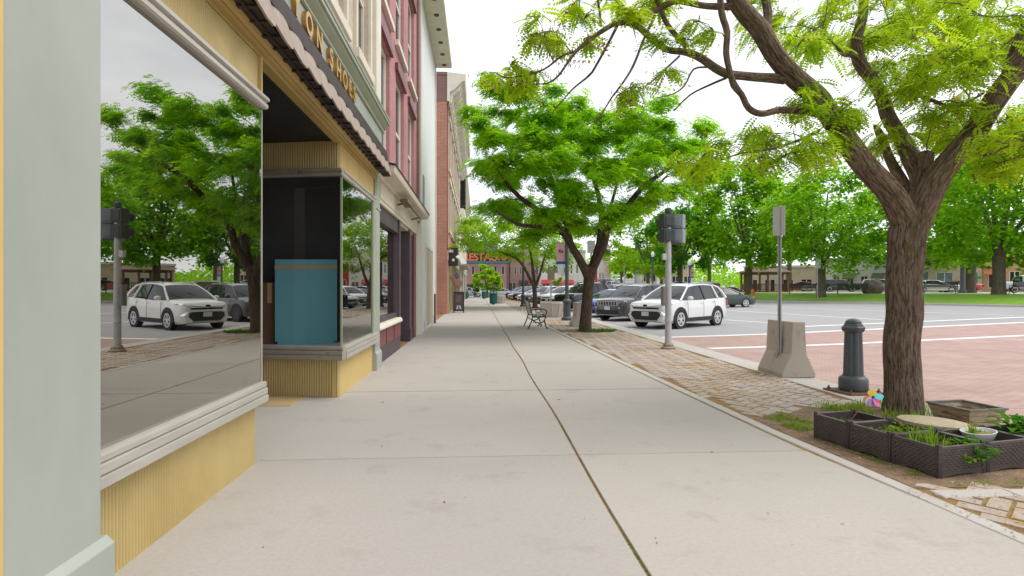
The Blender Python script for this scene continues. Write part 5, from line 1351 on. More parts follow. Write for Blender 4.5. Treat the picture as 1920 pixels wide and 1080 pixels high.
# ---- nearest tree, in the box-planted pit
DN = 6.2; BN = at(1692, 782, DN); BN.z = -.02
A = [(1706, 428, 6.2), (1672, 372, 6.15), (1632, 326, 6.05), (1589, 270, 5.95), (1560, 219, 5.9), (1532, 182, 5.85), (1488, 144, 5.75), (1453, 104, 5.65), (1422, 58, 5.55), (1388, 12, 5.45), (1365, -40, 5.4)]
KR = .84
limbs = [([BN + Vector((0, 0, -.15)), BN + Vector((0, 0, .05))] + pl([(1690, 730), (1691, 640), (1694, 560), (1698, 490), (1703, 440), (1712, 405), (1716, 385)], DN), [.27, .232, .212, .203, .203, .206, .212, .205, .17]),
         (pl(A, 0), [.175, .155, .142, .132, .126, .122, .115, .11, .105, .10, .09]),
         (pl([(1712, 425, 6.2), (1727, 372, 6.25), (1727, 330, 6.3), (1703, 281, 6.4), (1672, 232, 6.5), (1656, 187, 6.6), (1640, 155, 6.65), (1614, 117, 6.7), (1609, 78, 6.75), (1617, 30, 6.8), (1618, -30, 6.9)], 0), [.17, .14, .12, .10, .092, .086, .082, .085, .075, .065, .055]),
         (pl([(1716, 425, 6.2), (1737, 372, 6.1), (1758, 330, 6.05), (1790, 291, 6.0), (1827, 248, 5.95), (1859, 201, 5.85), (1893, 154, 5.75), (1925, 112, 5.65), (1990, 50, 5.5)], 0), [.17, .155, .145, .138, .132, .126, .12, .115, .10]),
         (pl([(1893, 154, 5.75), (1900, 112, 5.7), (1914, 72, 5.6), (1935, 30, 5.5)], 0), [.09, .075, .065, .05]),
         (pl([(1729, 345, 6.25), (1736, 312, 6.2), (1738, 288, 6.2)], 0), [.11, .09, .085]),
         (pl([(1707, 400, 6.3), (1702, 362, 6.5), (1687, 328, 6.6), (1668, 294, 6.7), (1649, 249, 6.8), (1640, 235, 6.8)], 0), [.10, .085, .072, .06, .05, .02]),
         (pl([(1562, 222, 5.85), (1532, 213, 5.75), (1500, 208, 5.7), (1462, 206, 5.6), (1428, 213, 5.5), (1404, 203, 5.45), (1391, 178, 5.4), (1377, 160, 5.4), (1370, 138, 5.38), (1362, 100, 5.35), (1364, 60, 5.3), (1354, 25, 5.3), (1350, -20, 5.3)], 0), [.06, .046, .042, .04, .038, .036, .034, .04, .032, .034, .03, .03, .028]),
         (pl([(1470, 148, 5.75), (1440, 146, 5.7), (1400, 143, 5.6), (1358, 136, 5.5), (1313, 108, 5.4), (1283, 97, 5.35), (1249, 92, 5.3), (1219, 69, 5.25), (1191, 47, 5.2), (1158, 43, 5.15), (1130, 58, 5.1), (1091, 86, 5.05), (1069, 111, 5.0), (1047, 142, 5.0), (1027, 156, 5.0), (1000, 158, 5.0)], 0), [.065, .056, .05, .048, .043, .038, .034, .03, .026, .024, .02, .016, .012, .009, .007, .004]),
         (pl([(1388, 12, 5.45), (1324, 11, 5.4), (1269, 3, 5.3), (1230, 19, 5.25), (1185, 30, 5.2), (1147, 46, 5.15), (1116, 66, 5.1), (1080, 95, 5.1), (1055, 104, 5.05), (1020, 130, 5), (980, 142, 5), (945, 146, 5)], 0), [.05, .036, .032, .028, .024, .018, .015, .012, .01, .008, .006, .004]),
         (pl([(1288, 88, 5.35), (1258, 55, 5.3), (1241, 25, 5.28), (1225, -20, 5.2)], 0), [.03, .026, .022, .02]),
         (pl([(1158, 47, 5.15), (1138, 86, 5.2), (1110, 136, 5.25), (1100, 146, 5.25), (1074, 167, 5.3), (1052, 192, 5.3), (1030, 218, 5.35)], 0), [.014, .012, .011, .01, .008, .006, .004]),
         (pl([(1228, 30, 5.25), (1208, 72, 5.2), (1188, 122, 5.2), (1166, 158, 5.15), (1147, 183, 5.15), (1124, 219, 5.1), (1100, 235, 5.1)], 0), [.013, .012, .011, .009, .008, .006, .004]),
         (pl([(1274, 105, 5.35), (1247, 130, 5.3), (1222, 153, 5.3), (1194, 172, 5.3)], 0), [.011, .009, .007, .004]),
         (pl([(1362, 146, 5.5), (1327, 161, 5.6), (1294, 178, 5.6), (1263, 208, 5.7)], 0), [.014, .011, .009, .007]),
         (pl([(1325, 126, 5.45), (1300, 130, 5.4), (1283, 161, 5.4), (1262, 176, 5.4), (1233, 183, 5.4)], 0), [.011, .009, .008, .006, .004]),
         (pl([(1130, 0, 5.1), (1120, -10, 5.1), (1124, 20, 5.1), (1127, 50, 5.1)], 0), [.012, .012, .012, .01]),
         (pl([(1656, 187, 6.6), (1690, 170, 6.5), (1740, 185, 6.4), (1790, 200, 6.3), (1845, 175, 6.2)], 0), [.035, .03, .024, .018, .008]),
         (pl([(1640, 150, 6.65), (1600, 105, 6.5), (1580, 100, 6.4), (1540, 60, 6.3)], 0), [.035, .03, .025, .012]),
         (pl([(1535, 245, 5.9), (1500, 262, 5.7), (1450, 278, 5.5), (1400, 285, 5.35), (1350, 300, 5.2)], 0), [.02, .016, .012, .008, .004]),
         (pl([(1800, 290, 6.0), (1850, 290, 5.8), (1900, 270, 5.6), (1950, 250, 5.4)], 0), [.02, .016, .012, .006]),
         (pl([(1430, 66, 5.55), (1440, 30, 5.6), (1432, -20, 5.6)], 0), [.07, .05, .045])]
limbs = [(p_, [r_ * (KR if r_ > .03 else 1) for r_ in rr_]) for p_, rr_ in limbs]
rngN = random.Random(21); cln = []
def region(poly, n, d0, d1, s0, s1, mind=.2):
    xs_ = [p[0] for p in poly]; ys_ = [p[1] for p in poly]; k = 0; t = 0
    while k < n and t < n * 40:
        t += 1; x, y = rngN.uniform(min(xs_), max(xs_)), rngN.uniform(min(ys_), max(ys_))
        if not inside((x, y), poly): continue
        p = at(x, y, rngN.uniform(d0, d1))
        if any((p - q[0]).length < mind for q in cln): continue
        cln.append((p, rngN.uniform(s0, s1))); k += 1
region([(1400, -60), (1990, -60), (1990, 60), (1900, 110), (1760, 110), (1650, 130), (1560, 100), (1440, 60)], 52, 4.9, 8.2, .8, 1.25, .3)
region([(1640, 120), (1760, 110), (1890, 100), (1850, 190), (1800, 230), (1760, 300), (1720, 240), (1680, 200)], 19, 5.4, 7.8, .7, 1.1, .25)
region([(1760, 250), (1830, 225), (1990, 230), (1990, 310), (1900, 320), (1800, 300)], 16, 5.2, 6.8, .7, 1.0, .22)
region([(1360, 260), (1440, 235), (1550, 265), (1540, 310), (1450, 330), (1380, 320)], 8, 5.0, 6.2, .55, .85, .2)
region([(1300, 300), (1360, 250), (1390, 300), (1350, 345)], 3, 4.9, 5.6, .5, .8, .2)
region([(1470, 170), (1600, 190), (1600, 250), (1540, 240)], 6, 5.4, 6.0, .5, .75, .15)
region([(1640, 230), (1700, 240), (1690, 310), (1650, 300)], 5, 6.2, 7, .5, .7, .2)
region([(1050, -20), (1300, -30), (1330, 10), (1200, 20), (1110, 50)], 8, 4.9, 5.6, .35, .6, .12)
region([(1000, 20), (1090, 10), (1100, 60), (1040, 90), (990, 70)], 5, 4.9, 5.2, .28, .42, .1)
region([(920, 130), (990, 110), (1040, 140), (960, 165)], 4, 4.95, 5.1, .25, .4, .1)
for x, y, s_ in ((1230, 70, .3), (1245, 80, .28), (1285, 75, .25), (1180, 165, .4), (1250, 135, .28), (1165, 175, .36), (1100, 70, .3), (1310, 40, .35), (1340, 60, .4)): cln.append((at(x, y, 5.2), s_))
NEAR_TREE = make_tree('locust_tree', 'nearest locust tree with thick furrowed trunk, growing among the wicker planter boxes', BN, limbs, cln, 'near', LEAF_N, BARK, 58, 1.0, seed=4, rclump=(.36, .16), rb=.014, group='trees along the kerb', step=.05, sides=40, amp=.04, twign=4, droop=(-.9, .05), fq=19)
# brown seed tassels that hang from the bare outer twigs
mb = MB(); rt_ = random.Random(3); org = BN
for x, y, D, n in ((1000, 60, 5, 26), (1010, 80, 5, 16), (1040, 55, 5, 22), (1045, 100, 5, 22), (1085, 85, 5.05, 22), (1110, 80, 5.1, 22), (1075, 110, 5, 20), (905, 148, 5, 12), (935, 155, 5, 10), (1050, 140, 5, 8), (1170, 172, 5.2, 14), (1195, 170, 5.2, 12), (1225, 140, 5.2, 8), (985, 130, 5, 10)):
    for _ in range(n):
        q = at(x + rt_.gauss(0, 14), y + rt_.gauss(0, 7), D + rt_.gauss(0, .08)) - org; l_ = rt_.uniform(.02, .05); e = q + Vector((rt_.gauss(0, .008), rt_.gauss(0, .008), -l_))
        mb.tube([q, q.lerp(e, .5), e], [.003, .005, .002], 4, caps=False)
tas = mb.build('seed_tassels', M('tassel_brown', (.22, .13, .06), (.30, .20, .09), 30, .8), NEAR_TREE, recalc=False); tas['kind'] = 'stuff'

# ---- park trees and trees far up the street
def blobtree(px, D, cx, cy_, rx, ry, label, leaf, n=46, fr=130, lsz=.34, seed=1, tr=.22, fork=None, name='maple_tree', group='trees in the park', bark=BARK3, gz=None, nl=5, rc=None):
    rng = random.Random(seed); b = on(px, D); 
    if gz is not None: b.z = gz
    b.z -= .05; m = D / F; c = at(cx, cy_, D); R_ = Vector((rx * m, rx * m * .95, ry * m))
    fk = Vector((b.x, b.y, c.z - R_.z * .78)) if fork is None else Vector((b.x, b.y, fork)); fk.z = max(fk.z, b.z + .9)
    top = c + Vector((0, 0, R_.z * .55)); limbs = [([b + Vector((0, 0, -.2)), b + Vector((0, 0, .25)), b.lerp(fk, .55), fk], [tr * 1.5, tr * 1.12, tr, tr * 1.02])]
    for k in range(nl):
        a = 2 * PI * k / nl + rng.random(); e = c + Vector((math.cos(a) * R_.x * .55, math.sin(a) * R_.y * .55, R_.z * rng.uniform(-.1, .5))); md = fk.lerp(e, .5) + Vector((0, 0, R_.z * -.02))
        limbs.append(([fk - Vector((0, 0, .1)), fk.lerp(md, .5) + Vector((0, 0, .1)), md, e], [tr * .62, tr * .5, tr * .36, tr * .15]))
    limbs.append(([fk, fk.lerp(top, .5), top], [tr * .7, tr * .45, tr * .12]))
    cl = []; t = 0
    while len(cl) < n and t < n * 60:
        t += 1; d = Vector((rng.gauss(0, 1), rng.gauss(0, 1), rng.gauss(0, 1))).normalized(); r = rng.uniform(.45, 1.0) ** .6
        q = c + Vector((d.x * R_.x * r, d.y * R_.y * r, d.z * R_.z * r * (1.0 if d.z < 0 else 1)))
        if q.z < b.z + 1.7 and gz is None: q.z = b.z + 1.7 + rng.random() * .5
        if any((q - o[0]).length < R_.x * .22 for o in cl): continue
        cl.append((q, rng.uniform(.75, 1.2)))
    rc_ = rc or R_.x * .30
    return make_tree(name, label, b, limbs, cl, 'leaf', leaf, bark, fr, lsz, group=group, seed=seed, step=.5, sides=9, amp=.05, rclump=(rc_, rc_ * .62), rb=.04, twign=5, droop=(-.9, .3), fq=4)
blobtree(1404, 60, 1392, 405, 86, 106, 'tall light green maple in front of the gazebo, by the orange hydrant', LEAF_P, 66, 165, .44, 31, .36)
blobtree(1540, 51, 1552, 416, 112, 98, 'broad bright green maple behind the small white road sign', LEAF_P, 70, 175, .38, 32, .33)
blobtree(1820, 59, 1800, 405, 84, 112, 'green maple right of the nearest trunk, its stem beside the grey park lamp', LEAF_P, 60, 160, .42, 33, .42)
blobtree(1873, 44, 1905, 362, 130, 150, 'large maple with a thick pale trunk at the right edge', LEAF_P, 84, 185, .38, 34, .40)
blobtree(1275, 66, 1268, 452, 70, 62, 'dark green maple behind the white parked car', LEAF_D, 44, 140, .42, 35, .30)
blobtree(1215, 92, 1212, 455, 66, 66, 'yellow green tree far behind the two parked cars', LEAF_Y, 40, 120, .55, 36, .3)
blobtree(1480, 82, 1470, 430, 70, 66, 'mid green tree behind the gazebo', LEAF_P, 36, 120, .5, 37, .3)
blobtree(1690, 78, 1690, 430, 90, 80, 'green tree behind the boulder, mostly hidden by the nearest trunk', LEAF_D, 40, 120, .5, 38, .3)
blobtree(1330, 100, 1325, 440, 62, 72, 'pale green tree farther off between the white car and the gazebo', LEAF_P, 36, 110, .6, 39, .3)
blobtree(1165, 150, 1168, 490, 34, 30, 'small bright tree beside the uphill road', LEAF_Y, 24, 90, .8, 40, .3, group='trees far up the street')
blobtree(1195, 180, 1192, 492, 30, 32, 'mid green tree at the top of the uphill road', LEAF_P, 22, 90, 1.0, 41, .3, group='trees far up the street')
blobtree(1240, 130, 1240, 478, 44, 44, 'green tree by the road behind the signal pole', LEAF_P, 26, 100, .8, 42, .3, group='trees far up the street')
blobtree(914, 84, 914, 520, 22, 26, 'small round street tree before the pink building', LEAF_Y, 22, 90, .42, 43, .12, group='small trees by the far shops', gz=0)
blobtree(926, 76, 927, 532, 11, 20, 'slim young street tree near the far bins', LEAF_Y, 12, 70, .36, 44, .1, group='small trees by the far shops', gz=0)
blobtree(890, 90, 890, 536, 8, 22, 'narrow dark evergreen by the far parked cars', LEAF_D, 14, 80, .36, 45, .1, group='small trees by the far shops', gz=-.1, name='evergreen_tree')
blobtree(1047, 88, 1047, 534, 8, 16, 'small young tree between the parked cars and the far brick block', LEAF_Y, 10, 70, .4, 46, .1, group='small trees by the far shops', gz=-.1)
# ================================================================== VEHICLES
CGLASS = M('car_glass', (.012, .017, .018), (.02, .025, .026), 1.5, .02, spec=.5)
TYRE = M('tyre_rubber', (.018, .018, .019), (.028, .027, .027), 20, .85)
RIMM = M('alloy_rim', (.62, .63, .64), (.52, .53, .54), 8, .35, metal=.25)
RIMD = M('dark_alloy_rim', (.09, .09, .095), (.06, .06, .065), 8, .35, metal=.6)
CLAD = M('black_cladding', (.02, .02, .022), (.03, .03, .032), 14, .65)
CHROME = M('chrome', (.7, .7, .7), (.6, .6, .6), 4, .12, metal=1)
LAMPW = M('headlamp_lens', (.50, .52, .54), (.28, .30, .32), 18, .12, spec=.8, coat=1)
LAMPR = M('tail_lamp', (.35, .015, .015), (.22, .01, .01), 12, .2, coat=1)
PLATE = M('plate_white', (.62, .62, .60), (.52, .53, .56), 30, .5)
SILV = M('silver_bumper', (.42, .42, .42), (.36, .36, .36), 5, .4, metal=.4)
def paint(name, c, metal=.0, rough=.28):
    if name in bpy.data.materials: return bpy.data.materials[name]
    return M(name, c, tuple(x * .93 for x in c), 1.2, rough, metal=metal, spec=.5, coat=.8)
SUV = dict(L=4.6, W=1.86, st=[(0, .34, .70, .60, .0), (.05, .27, .84, .74, .01), (.16, .24, .95, .83, .03), (.45, .22, 1.0, .90, .045), (1.1, .22, 1.07, .92, .05), (2.3, .22, 1.07, .925, .02), (3.6, .23, 1.12, .92, .02), (4.25, .26, 1.15, .89, .02), (4.5, .32, 1.12, .82, .01), (4.6, .46, 1.02, .72, .0)],
           roof=[(1.88, 1.585, .60), (2.3, 1.66, .635), (3.0, 1.69, .64), (3.75, 1.66, .62), (4.18, 1.60, .58)], cowl=(1.0, 1.06, .80), tail=(4.46, 1.13, .76), wb=(.93, 3.60), wr=.355, pil=(2.66, 3.62))
SEDAN = dict(L=4.75, W=1.82, st=[(0, .32, .62, .58, .0), (.06, .24, .74, .74, .01), (.2, .2, .82, .83, .03), (.6, .19, .88, .89, .04), (1.3, .19, .96, .91, .05), (2.4, .19, .97, .915, .02), (3.6, .2, 1.0, .91, .02), (4.2, .22, 1.02, .88, .03), (4.6, .3, .98, .80, .02), (4.75, .44, .88, .68, 0)],
             roof=[(2.0, 1.37, .56), (2.4, 1.43, .59), (2.9, 1.45, .60), (3.3, 1.42, .58), (3.55, 1.38, .55)], cowl=(1.15, .94, .79), tail=(4.15, 1.03, .72), wb=(.95, 3.7), wr=.33, pil=(2.6, 3.4))
PICKUP = dict(L=5.5, W=1.95, st=[(0, .45, .92, .72, .0), (.05, .38, 1.04, .86, .01), (.15, .35, 1.10, .93, .02), (.5, .33, 1.14, .96, .04), (1.3, .33, 1.18, .97, .04), (2.6, .33, 1.18, .97, .0), (3.5, .33, 1.18, .97, -.02), (5.35, .36, 1.18, .97, -.02), (5.45, .40, 1.17, .95, 0), (5.5, .5, 1.15, .93, 0)],
              roof=[(1.95, 1.78, .64), (2.4, 1.86, .68), (2.9, 1.87, .68), (3.3, 1.84, .66), (3.45, 1.80, .65)], cowl=(1.3, 1.16, .84), tail=(3.62, 1.18, .84), wb=(1.0, 4.4), wr=.40, pil=(2.55, 3.2))
def car(name, label, cat, spec, body, loc, heading, group, front='suv', detail=2, rim=RIMM, rails=False, clad=False):
    """heading: direction the nose points, radians from +X. Local frame: nose towards +x, middle of the car at the origin."""
    r = empty(name, loc, heading, label, cat, group); Lh = spec['L'] / 2
    X = lambda s_: Lh - s_
    mb = MB(); rings = []
    for s_, zb, zs, hw, cr in spec['st']:
        h = [(hw * .88, zb), (hw * .985, zb + .10), (hw, zb + (zs - zb) * .42), (hw * .995, zb + (zs - zb) * .72), (hw * .975, zs - .05), (hw * .90, zs), (hw * .5, zs + cr * .8), (0, zs + cr)]
        ring = [(X(s_), y, z) for y, z in h] + [(X(s_), -y, z) for y, z in h[-2::-1]]
        rings.append(ring)
    # densify along the length
    R2 = []
    for i in range(len(rings) - 1):
        n = 3 if detail > 1 else 1
        for k in range(n):
            t = k / n; R2.append([tuple(a + (b - a) * t for a, b in zip(p, q)) for p, q in zip(rings[i], rings[i + 1])])
    R2.append(rings[-1]); mb.loft(R2)
    # roof panel with its side rails, and pillars
    rf = spec['roof']; cs, cz, cw = spec['cowl']; tsx, tz, tw = spec['tail']
    rr = []
    for s_, z, hw in rf: rr.append([(X(s_), hw, z - .05), (X(s_), hw * .97, z - .01), (X(s_), hw * .6, z + .022), (X(s_), 0, z + .03), (X(s_), -hw * .6, z + .022), (X(s_), -hw * .97, z - .01), (X(s_), -hw, z - .05), (X(s_), 0, z - .04)])
    mb.loft(rr)
    f0, fl_ = rf[0], rf[-1]
    for s_ in (-1, 1):
        mb.tube([(X(cs - .03), s_ * (cw + .06), cz - .03), (X((cs + f0[0]) / 2), s_ * ((cw + f0[2]) / 2 + .035), (cz + f0[1]) / 2 - .0), (X(f0[0]), s_ * f0[2], f0[1] - .03), (X(rf[1][0]), s_ * rf[1][2], rf[1][1] - .03)], [.045, .036, .034, .03], 6)
        mb.tube([(X(rf[-2][0]), s_ * rf[-2][2], rf[-2][1] - .03), (X(fl_[0]), s_ * fl_[2], fl_[1] - .04), (X((fl_[0] + tsx) / 2), s_ * ((fl_[2] + tw) / 2 + .03), (fl_[1] + tz) / 2), (X(tsx), s_ * (tw + .04), tz - .02)], [.035, .05, .065, .07], 6)
        q = spec['pil'][1]; zt = np.interp(q, [a[0] for a in rf], [a[1] for a in rf]); wt = np.interp(q, [a[0] for a in rf], [a[2] for a in rf])
        mb.tube([(X(q + .1), s_ * (.865), cz + .03), (X(q), s_ * (wt + .004), zt - .05)], [.05, .04], 6)
    bo_ = mb.build('body', body, r, smooth=38)
    # glass
    def sidez(s_): return np.interp(s_, [a[0] for a in spec['st']], [a[2] for a in spec['st']])
    wm = np.interp(cs + .1, [a[0] for a in spec['st']], [a[3] for a in spec['st']]) * .92
    def pane(nm, P):
        g = MB(); g.poly(P); return g.build(nm, CGLASS, r, recalc=False, smooth=60)
    g = MB(); n = 6
    for i in range(n):
        for j in range(4):
            Q = []
            for u, v in ((i, j), (i + 1, j), (i + 1, j + 1), (i, j + 1)):
                u = u / n * 2 - 1; v = v / 4; y = u * (cw + (f0[2] - .02 - cw) * v); bul = .09 * (1 - u * u)
                Q.append((X(cs + (f0[0] + .02 - cs) * v) + bul, y, cz - .01 + (f0[1] - cz) * v + .03 * math.sin(PI * v)))
            g.quad(*Q)
    g.build('windscreen', CGLASS, r, recalc=False, smooth=60)
    for s_ in (-1, 1):
        g = MB(); n = 8; bt_, tp_ = [], []
        for q in range(n + 1):
            t = q / n; sx2 = (cs + .12) + (tsx - .15 - cs - .12) * t; bt_.append((X(sx2), s_ * (cw + .065 + (tw + .01 - cw) * t), cz + (tz - cz) * t))
            sx3 = f0[0] + .02 + (fl_[0] - f0[0] - .04) * t; tp_.append((X(sx3), s_ * float(np.interp(sx3, [a[0] for a in rf], [a[2] for a in rf])), float(np.interp(sx3, [a[0] for a in rf], [a[1] for a in rf])) - .045))
        for q in range(n): g.quad(bt_[q], bt_[q + 1], tp_[q + 1], tp_[q])
        g.build('side_window', CGLASS, r, recalc=False, smooth=60)
        b = spec['pil'][0]; zt = np.interp(b, [a[0] for a in rf], [a[1] for a in rf]); wt = np.interp(b, [a[0] for a in rf], [a[2] for a in rf])
        g = MB(); g.tube([(X(b + .06), s_ * (cw + .072), cz - .01), (X(b), s_ * (wt + .006), zt - .05)], .028, 4); g.build('pillar', CLAD, r)
    pane('rear_window', [(X(fl_[0]), fl_[2] - .01, fl_[1] - .03), (X(fl_[0]), -fl_[2] + .01, fl_[1] - .03), (X(tsx + .015), -tw, tz), (X(tsx + .015), tw, tz)])
    # wheels
    for wx in spec['wb']:
        hw = np.interp(wx, [a[0] for a in spec['st']], [a[3] for a in spec['st']]); wr = spec['wr']
        for s_ in (-1, 1):
            rot = Matrix.Rotation(R(-90 * s_), 3, 'X'); c = (X(wx), s_ * (hw - .215), wr)
            t = MB(); t.lathe([(wr * .66, .0), (wr * .93, .0), (wr, .03), (wr, .19), (wr * .94, .222), (wr * .70, .228), (wr * .66, .18), (.02, .17)], c, 22, rot); w_ = t.build('wheel', TYRE, r, smooth=40)
            k = MB(); k.lathe([(wr * .72, .205), (wr * .72, .230), (wr * .60, .230), (wr * .58, .20)], c, 20, rot, caps=False)
            if detail > 0:
                for q in range(10):
                    a = 2 * PI * q / 10 + (.1 if q % 2 else -.1); d = rot @ Vector((math.cos(a), math.sin(a), 0)); e = rot @ Vector((-math.sin(a), math.cos(a), 0)); nrm = rot @ Vector((0, 0, 1)); cc = Vector(c)
                    P = [cc + d * (wr * .10) + e * .020 + nrm * .222, cc + d * (wr * .10) - e * .020 + nrm * .222, cc + d * (wr * .66) - e * .020 + nrm * .228, cc + d * (wr * .66) + e * .020 + nrm * .228]
                    k.loft([P, [p - nrm * .05 for p in P]])
                k.lathe([(wr * .16, .18), (wr * .16, .222), (.01, .224)], c, 10, rot)
            k.build('rim', rim, w_, smooth=35)
            a = MB(); rg = []
            for ro in (wr * 1.06, wr * 1.30 if clad else wr * 1.12): rg.append([(X(wx) + ro * math.cos(PI * q / 14 * 1.1 - .16), s_ * (hw + .012), wr + ro * math.sin(PI * q / 14 * 1.1 - .16)) for q in range(15)])
            vs = rg[0] + rg[1] + [(x, y - s_ * .10, z) for x, y, z in rg[0]] + [(x, y - s_ * .06, z) for x, y, z in rg[1]]
            fs = []
            for q in range(14): fs += [(q, q + 1, 16 + q, 15 + q), (q, 30 + q, 31 + q, q + 1), (15 + q, 16 + q, 46 + q, 45 + q)]
            a.add(vs, fs); a.build('wheel_arch', CLAD if clad else CLAD, r, smooth=40)
            a = MB(); a.lathe([(wr * 1.08, 0), (wr * 1.08, .004)], (X(wx), s_ * (hw + .003), wr), 22, rot); a.build('arch_recess', BLACK, r) if detail > 1 else None
    # front
    z0 = spec['st'][1][1]; zs = spec['st'][2][2]
    for s_ in (-1, 1):
        g = MB()
        if front == 'suv':
            P = [(X(.035), s_ * .56, zs - .19), (X(.10), s_ * .74, zs - .16), (X(.46), s_ * .885, zs - .035), (X(.40), s_ * .87, zs + .0), (X(.12), s_ * .72, zs - .045), (X(.03), s_ * .52, zs - .12)]
        else:
            P = [(X(.02), s_ * .50, zs - .20), (X(.08), s_ * .70, zs - .20), (X(.36), s_ * .865, zs - .09), (X(.32), s_ * .85, zs - .03), (X(.08), s_ * .70, zs - .06), (X(.02), s_ * .48, zs - .10)]
        g.loft([[(x + .035, y * 1.01, z) for x, y, z in P], [(x - .12, y * .9, z) for x, y, z in P]]); g.build('headlight', LAMPW, r, bevel=.008)
        g = MB(); q = spec['L']
        g.box(X(q - .14), s_ * .60 if s_ > 0 else -.84, spec['st'][-2][2] - .34, X(q + .012), .84 if s_ > 0 else -.60, spec['st'][-2][2] - .10); g.build('tail_light', LAMPR, r, bevel=.02)
        g = MB(); zc = cz + .07; g.ball((X(cs + .38), s_ * (cw + .24), zc), (.07, .12, .085), 10, 7); mi = g.build('mirror', body, r, smooth=60)
        if detail > 1:
            for hx in ((2.35, 3.25) if spec is not PICKUP else (2.3, 3.0)):
                g = MB(); g.box(X(hx + .17), s_ * (np.interp(hx, [a[0] for a in spec['st']], [a[3] for a in spec['st']]) + .005) - .012, sidez(hx) - .13, X(hx), s_ * (np.interp(hx, [a[0] for a in spec['st']], [a[3] for a in spec['st']]) + .005) + .012, sidez(hx) - .10); g.build('door_handle', body, r, bevel=.006)
            for hx in (1.42, 2.55, 3.42):
                pts = [(X(hx), s_ * (np.interp(hx, [a[0] for a in spec['st']], [a[3] for a in spec['st']]) * k + .001), z) for z, k in ((.34, 1.0), (.6, 1.002), (.85, 1.0), (sidez(hx) - .05, .978))]
                g = MB(); g.tube(pts, .005, 4); g.build('door_seam', BLACK, r)
            g = MB(); g.loft([[(X(1.32), s_ * (.93), .26), (X(1.32), s_ * .935, .40), (X(1.32), s_ * .80, .40), (X(1.32), s_ * .80, .26)], [(X(3.22), s_ * .93, .27), (X(3.22), s_ * .937, .42), (X(3.22), s_ * .80, .42), (X(3.22), s_ * .80, .27)]]); g.build('side_skirt', CLAD if clad else body, r, bevel=.01)
        if rails:
            g = MB(); g.tube([(X(rf[0][0] + .15), s_ * .56, rf[1][1] - .02), (X(rf[0][0] + .35), s_ * .56, rf[1][1] + .055), (X(rf[-1][0] - .35), s_ * .55, rf[-1][1] + .09), (X(rf[-1][0] - .1), s_ * .54, rf[-1][1] + .0)], .018, 6); g.build('roof_rail', SILV, r, smooth=50)
    if front == 'suv':
        g = MB(); g.loft([[(X(-.005), y, z) for y, z in ((-.56, .74), (.56, .74), (.52, .80), (-.52, .80))], [(X(.14), y, z) for y, z in ((-.62, .74), (.62, .74), (.60, .80), (-.60, .80))]]); gr = g.build('grille', BLACK, r)
        g = MB(); g.loft([[(X(-.022), y, z) for y, z in ((-.48, .335), (.48, .335), (.64, .50), (.60, .63), (.50, .655), (-.50, .655), (-.60, .63), (-.64, .50))], [(X(.10), y, z) for y, z in ((-.5, .33), (.5, .33), (.70, .5), (.66, .64), (.5, .66), (-.5, .66), (-.66, .64), (-.70, .5))]]); lg = g.build('lower_grille', CLAD, r)
        if detail > 1:
            g = MB(); g.loft([[(X(-.015), y, z) for y, z in ((-.42, .25), (.42, .25), (.50, .33), (-.50, .33))], [(X(.2), y, z) for y, z in ((-.52, .25), (.52, .25), (.6, .33), (-.6, .33))]]); g.build('skid_plate', SILV, r)
            g = MB(); g.tube([(X(.02), -.60, .885), (X(-.02), -.28, .85), (X(-.035), 0, .80), (X(-.02), .28, .85), (X(.02), .60, .885)], .018, 6); g.build('chrome_bar', CHROME, r, smooth=60)
            g = MB(); g.lathe([(.085, 0), (.085, .02)], (X(-.02), 0, .85), 18, Matrix.Rotation(R(90), 3, 'Y') @ Matrix.Scale(.68, 3, Vector((1, 0, 0)))); em = g.build('emblem', BLACK, r)
            g = MB(); g.lathe([(.09, 0), (.105, .01), (.09, .02)], (X(-.018), 0, .85), 18, Matrix.Rotation(R(90), 3, 'Y') @ Matrix.Scale(.68, 3, Vector((1, 0, 0))), caps=False); g.build('ring', CHROME, em)
            g = MB()
            for s_ in (-1, 1): 
                f = MB(); f.lathe([(.05, 0), (.05, .02)], (X(.02), s_ * .66, .55), 12, Matrix.Rotation(R(90), 3, 'Y')); f.build('fog_light', LAMPW, r)
                f = MB(); f.loft([[(X(-.004), s_ * y, z) for y, z in ((.60, .30), (.70, .34), (.78, .52), (.66, .66), (.62, .60))], [(X(.14), s_ * y, z) for y, z in ((.62, .30), (.80, .34), (.86, .52), (.74, .68), (.64, .6))]]); f.build('bumper_corner', body, r, bevel=.01)
    elif front == 'slots':
        g = MB(); g.loft([[(X(-.004), y, z) for y, z in ((-.54, .74), (.54, .74), (.56, .90), (-.56, .90))], [(X(.14), y, z) for y, z in ((-.6, .74), (.6, .74), (.62, .9), (-.62, .9))]]); gr = g.build('grille', BLACK, r)
        g = MB()
        for k in range(8): g.box(X(.0), -.56 + k * .152, .74, X(-.022), -.515 + k * .152, .895)
        g.box(X(.0), -.58, .89, X(-.02), .60, .915); g.box(X(.0), -.58, .725, X(-.02), .60, .742)
        g.build('grille_bars', SILV, gr)
        g = MB(); g.loft([[(X(-.02), y, z) for y, z in ((-.5, .30), (.5, .30), (.62, .42), (.56, .52), (-.56, .52), (-.62, .42))], [(X(.1), y, z) for y, z in ((-.5, .30), (.5, .30), (.66, .42), (.6, .53), (-.6, .53), (-.66, .42))]]); g.build('lower_grille', CLAD, r)
        for s_ in (-1, 1):
            f = MB(); f.lathe([(.05, 0), (.05, .02)], (X(.01), s_ * .64, .62), 12, Matrix.Rotation(R(90), 3, 'Y')); f.build('fog_light', LAMPW, r)
        g = MB(); g.box(X(.04), -.55, .28, X(-.03), .55, .305); g.build('chrome_bar', SILV, r, bevel=.006)
    else:
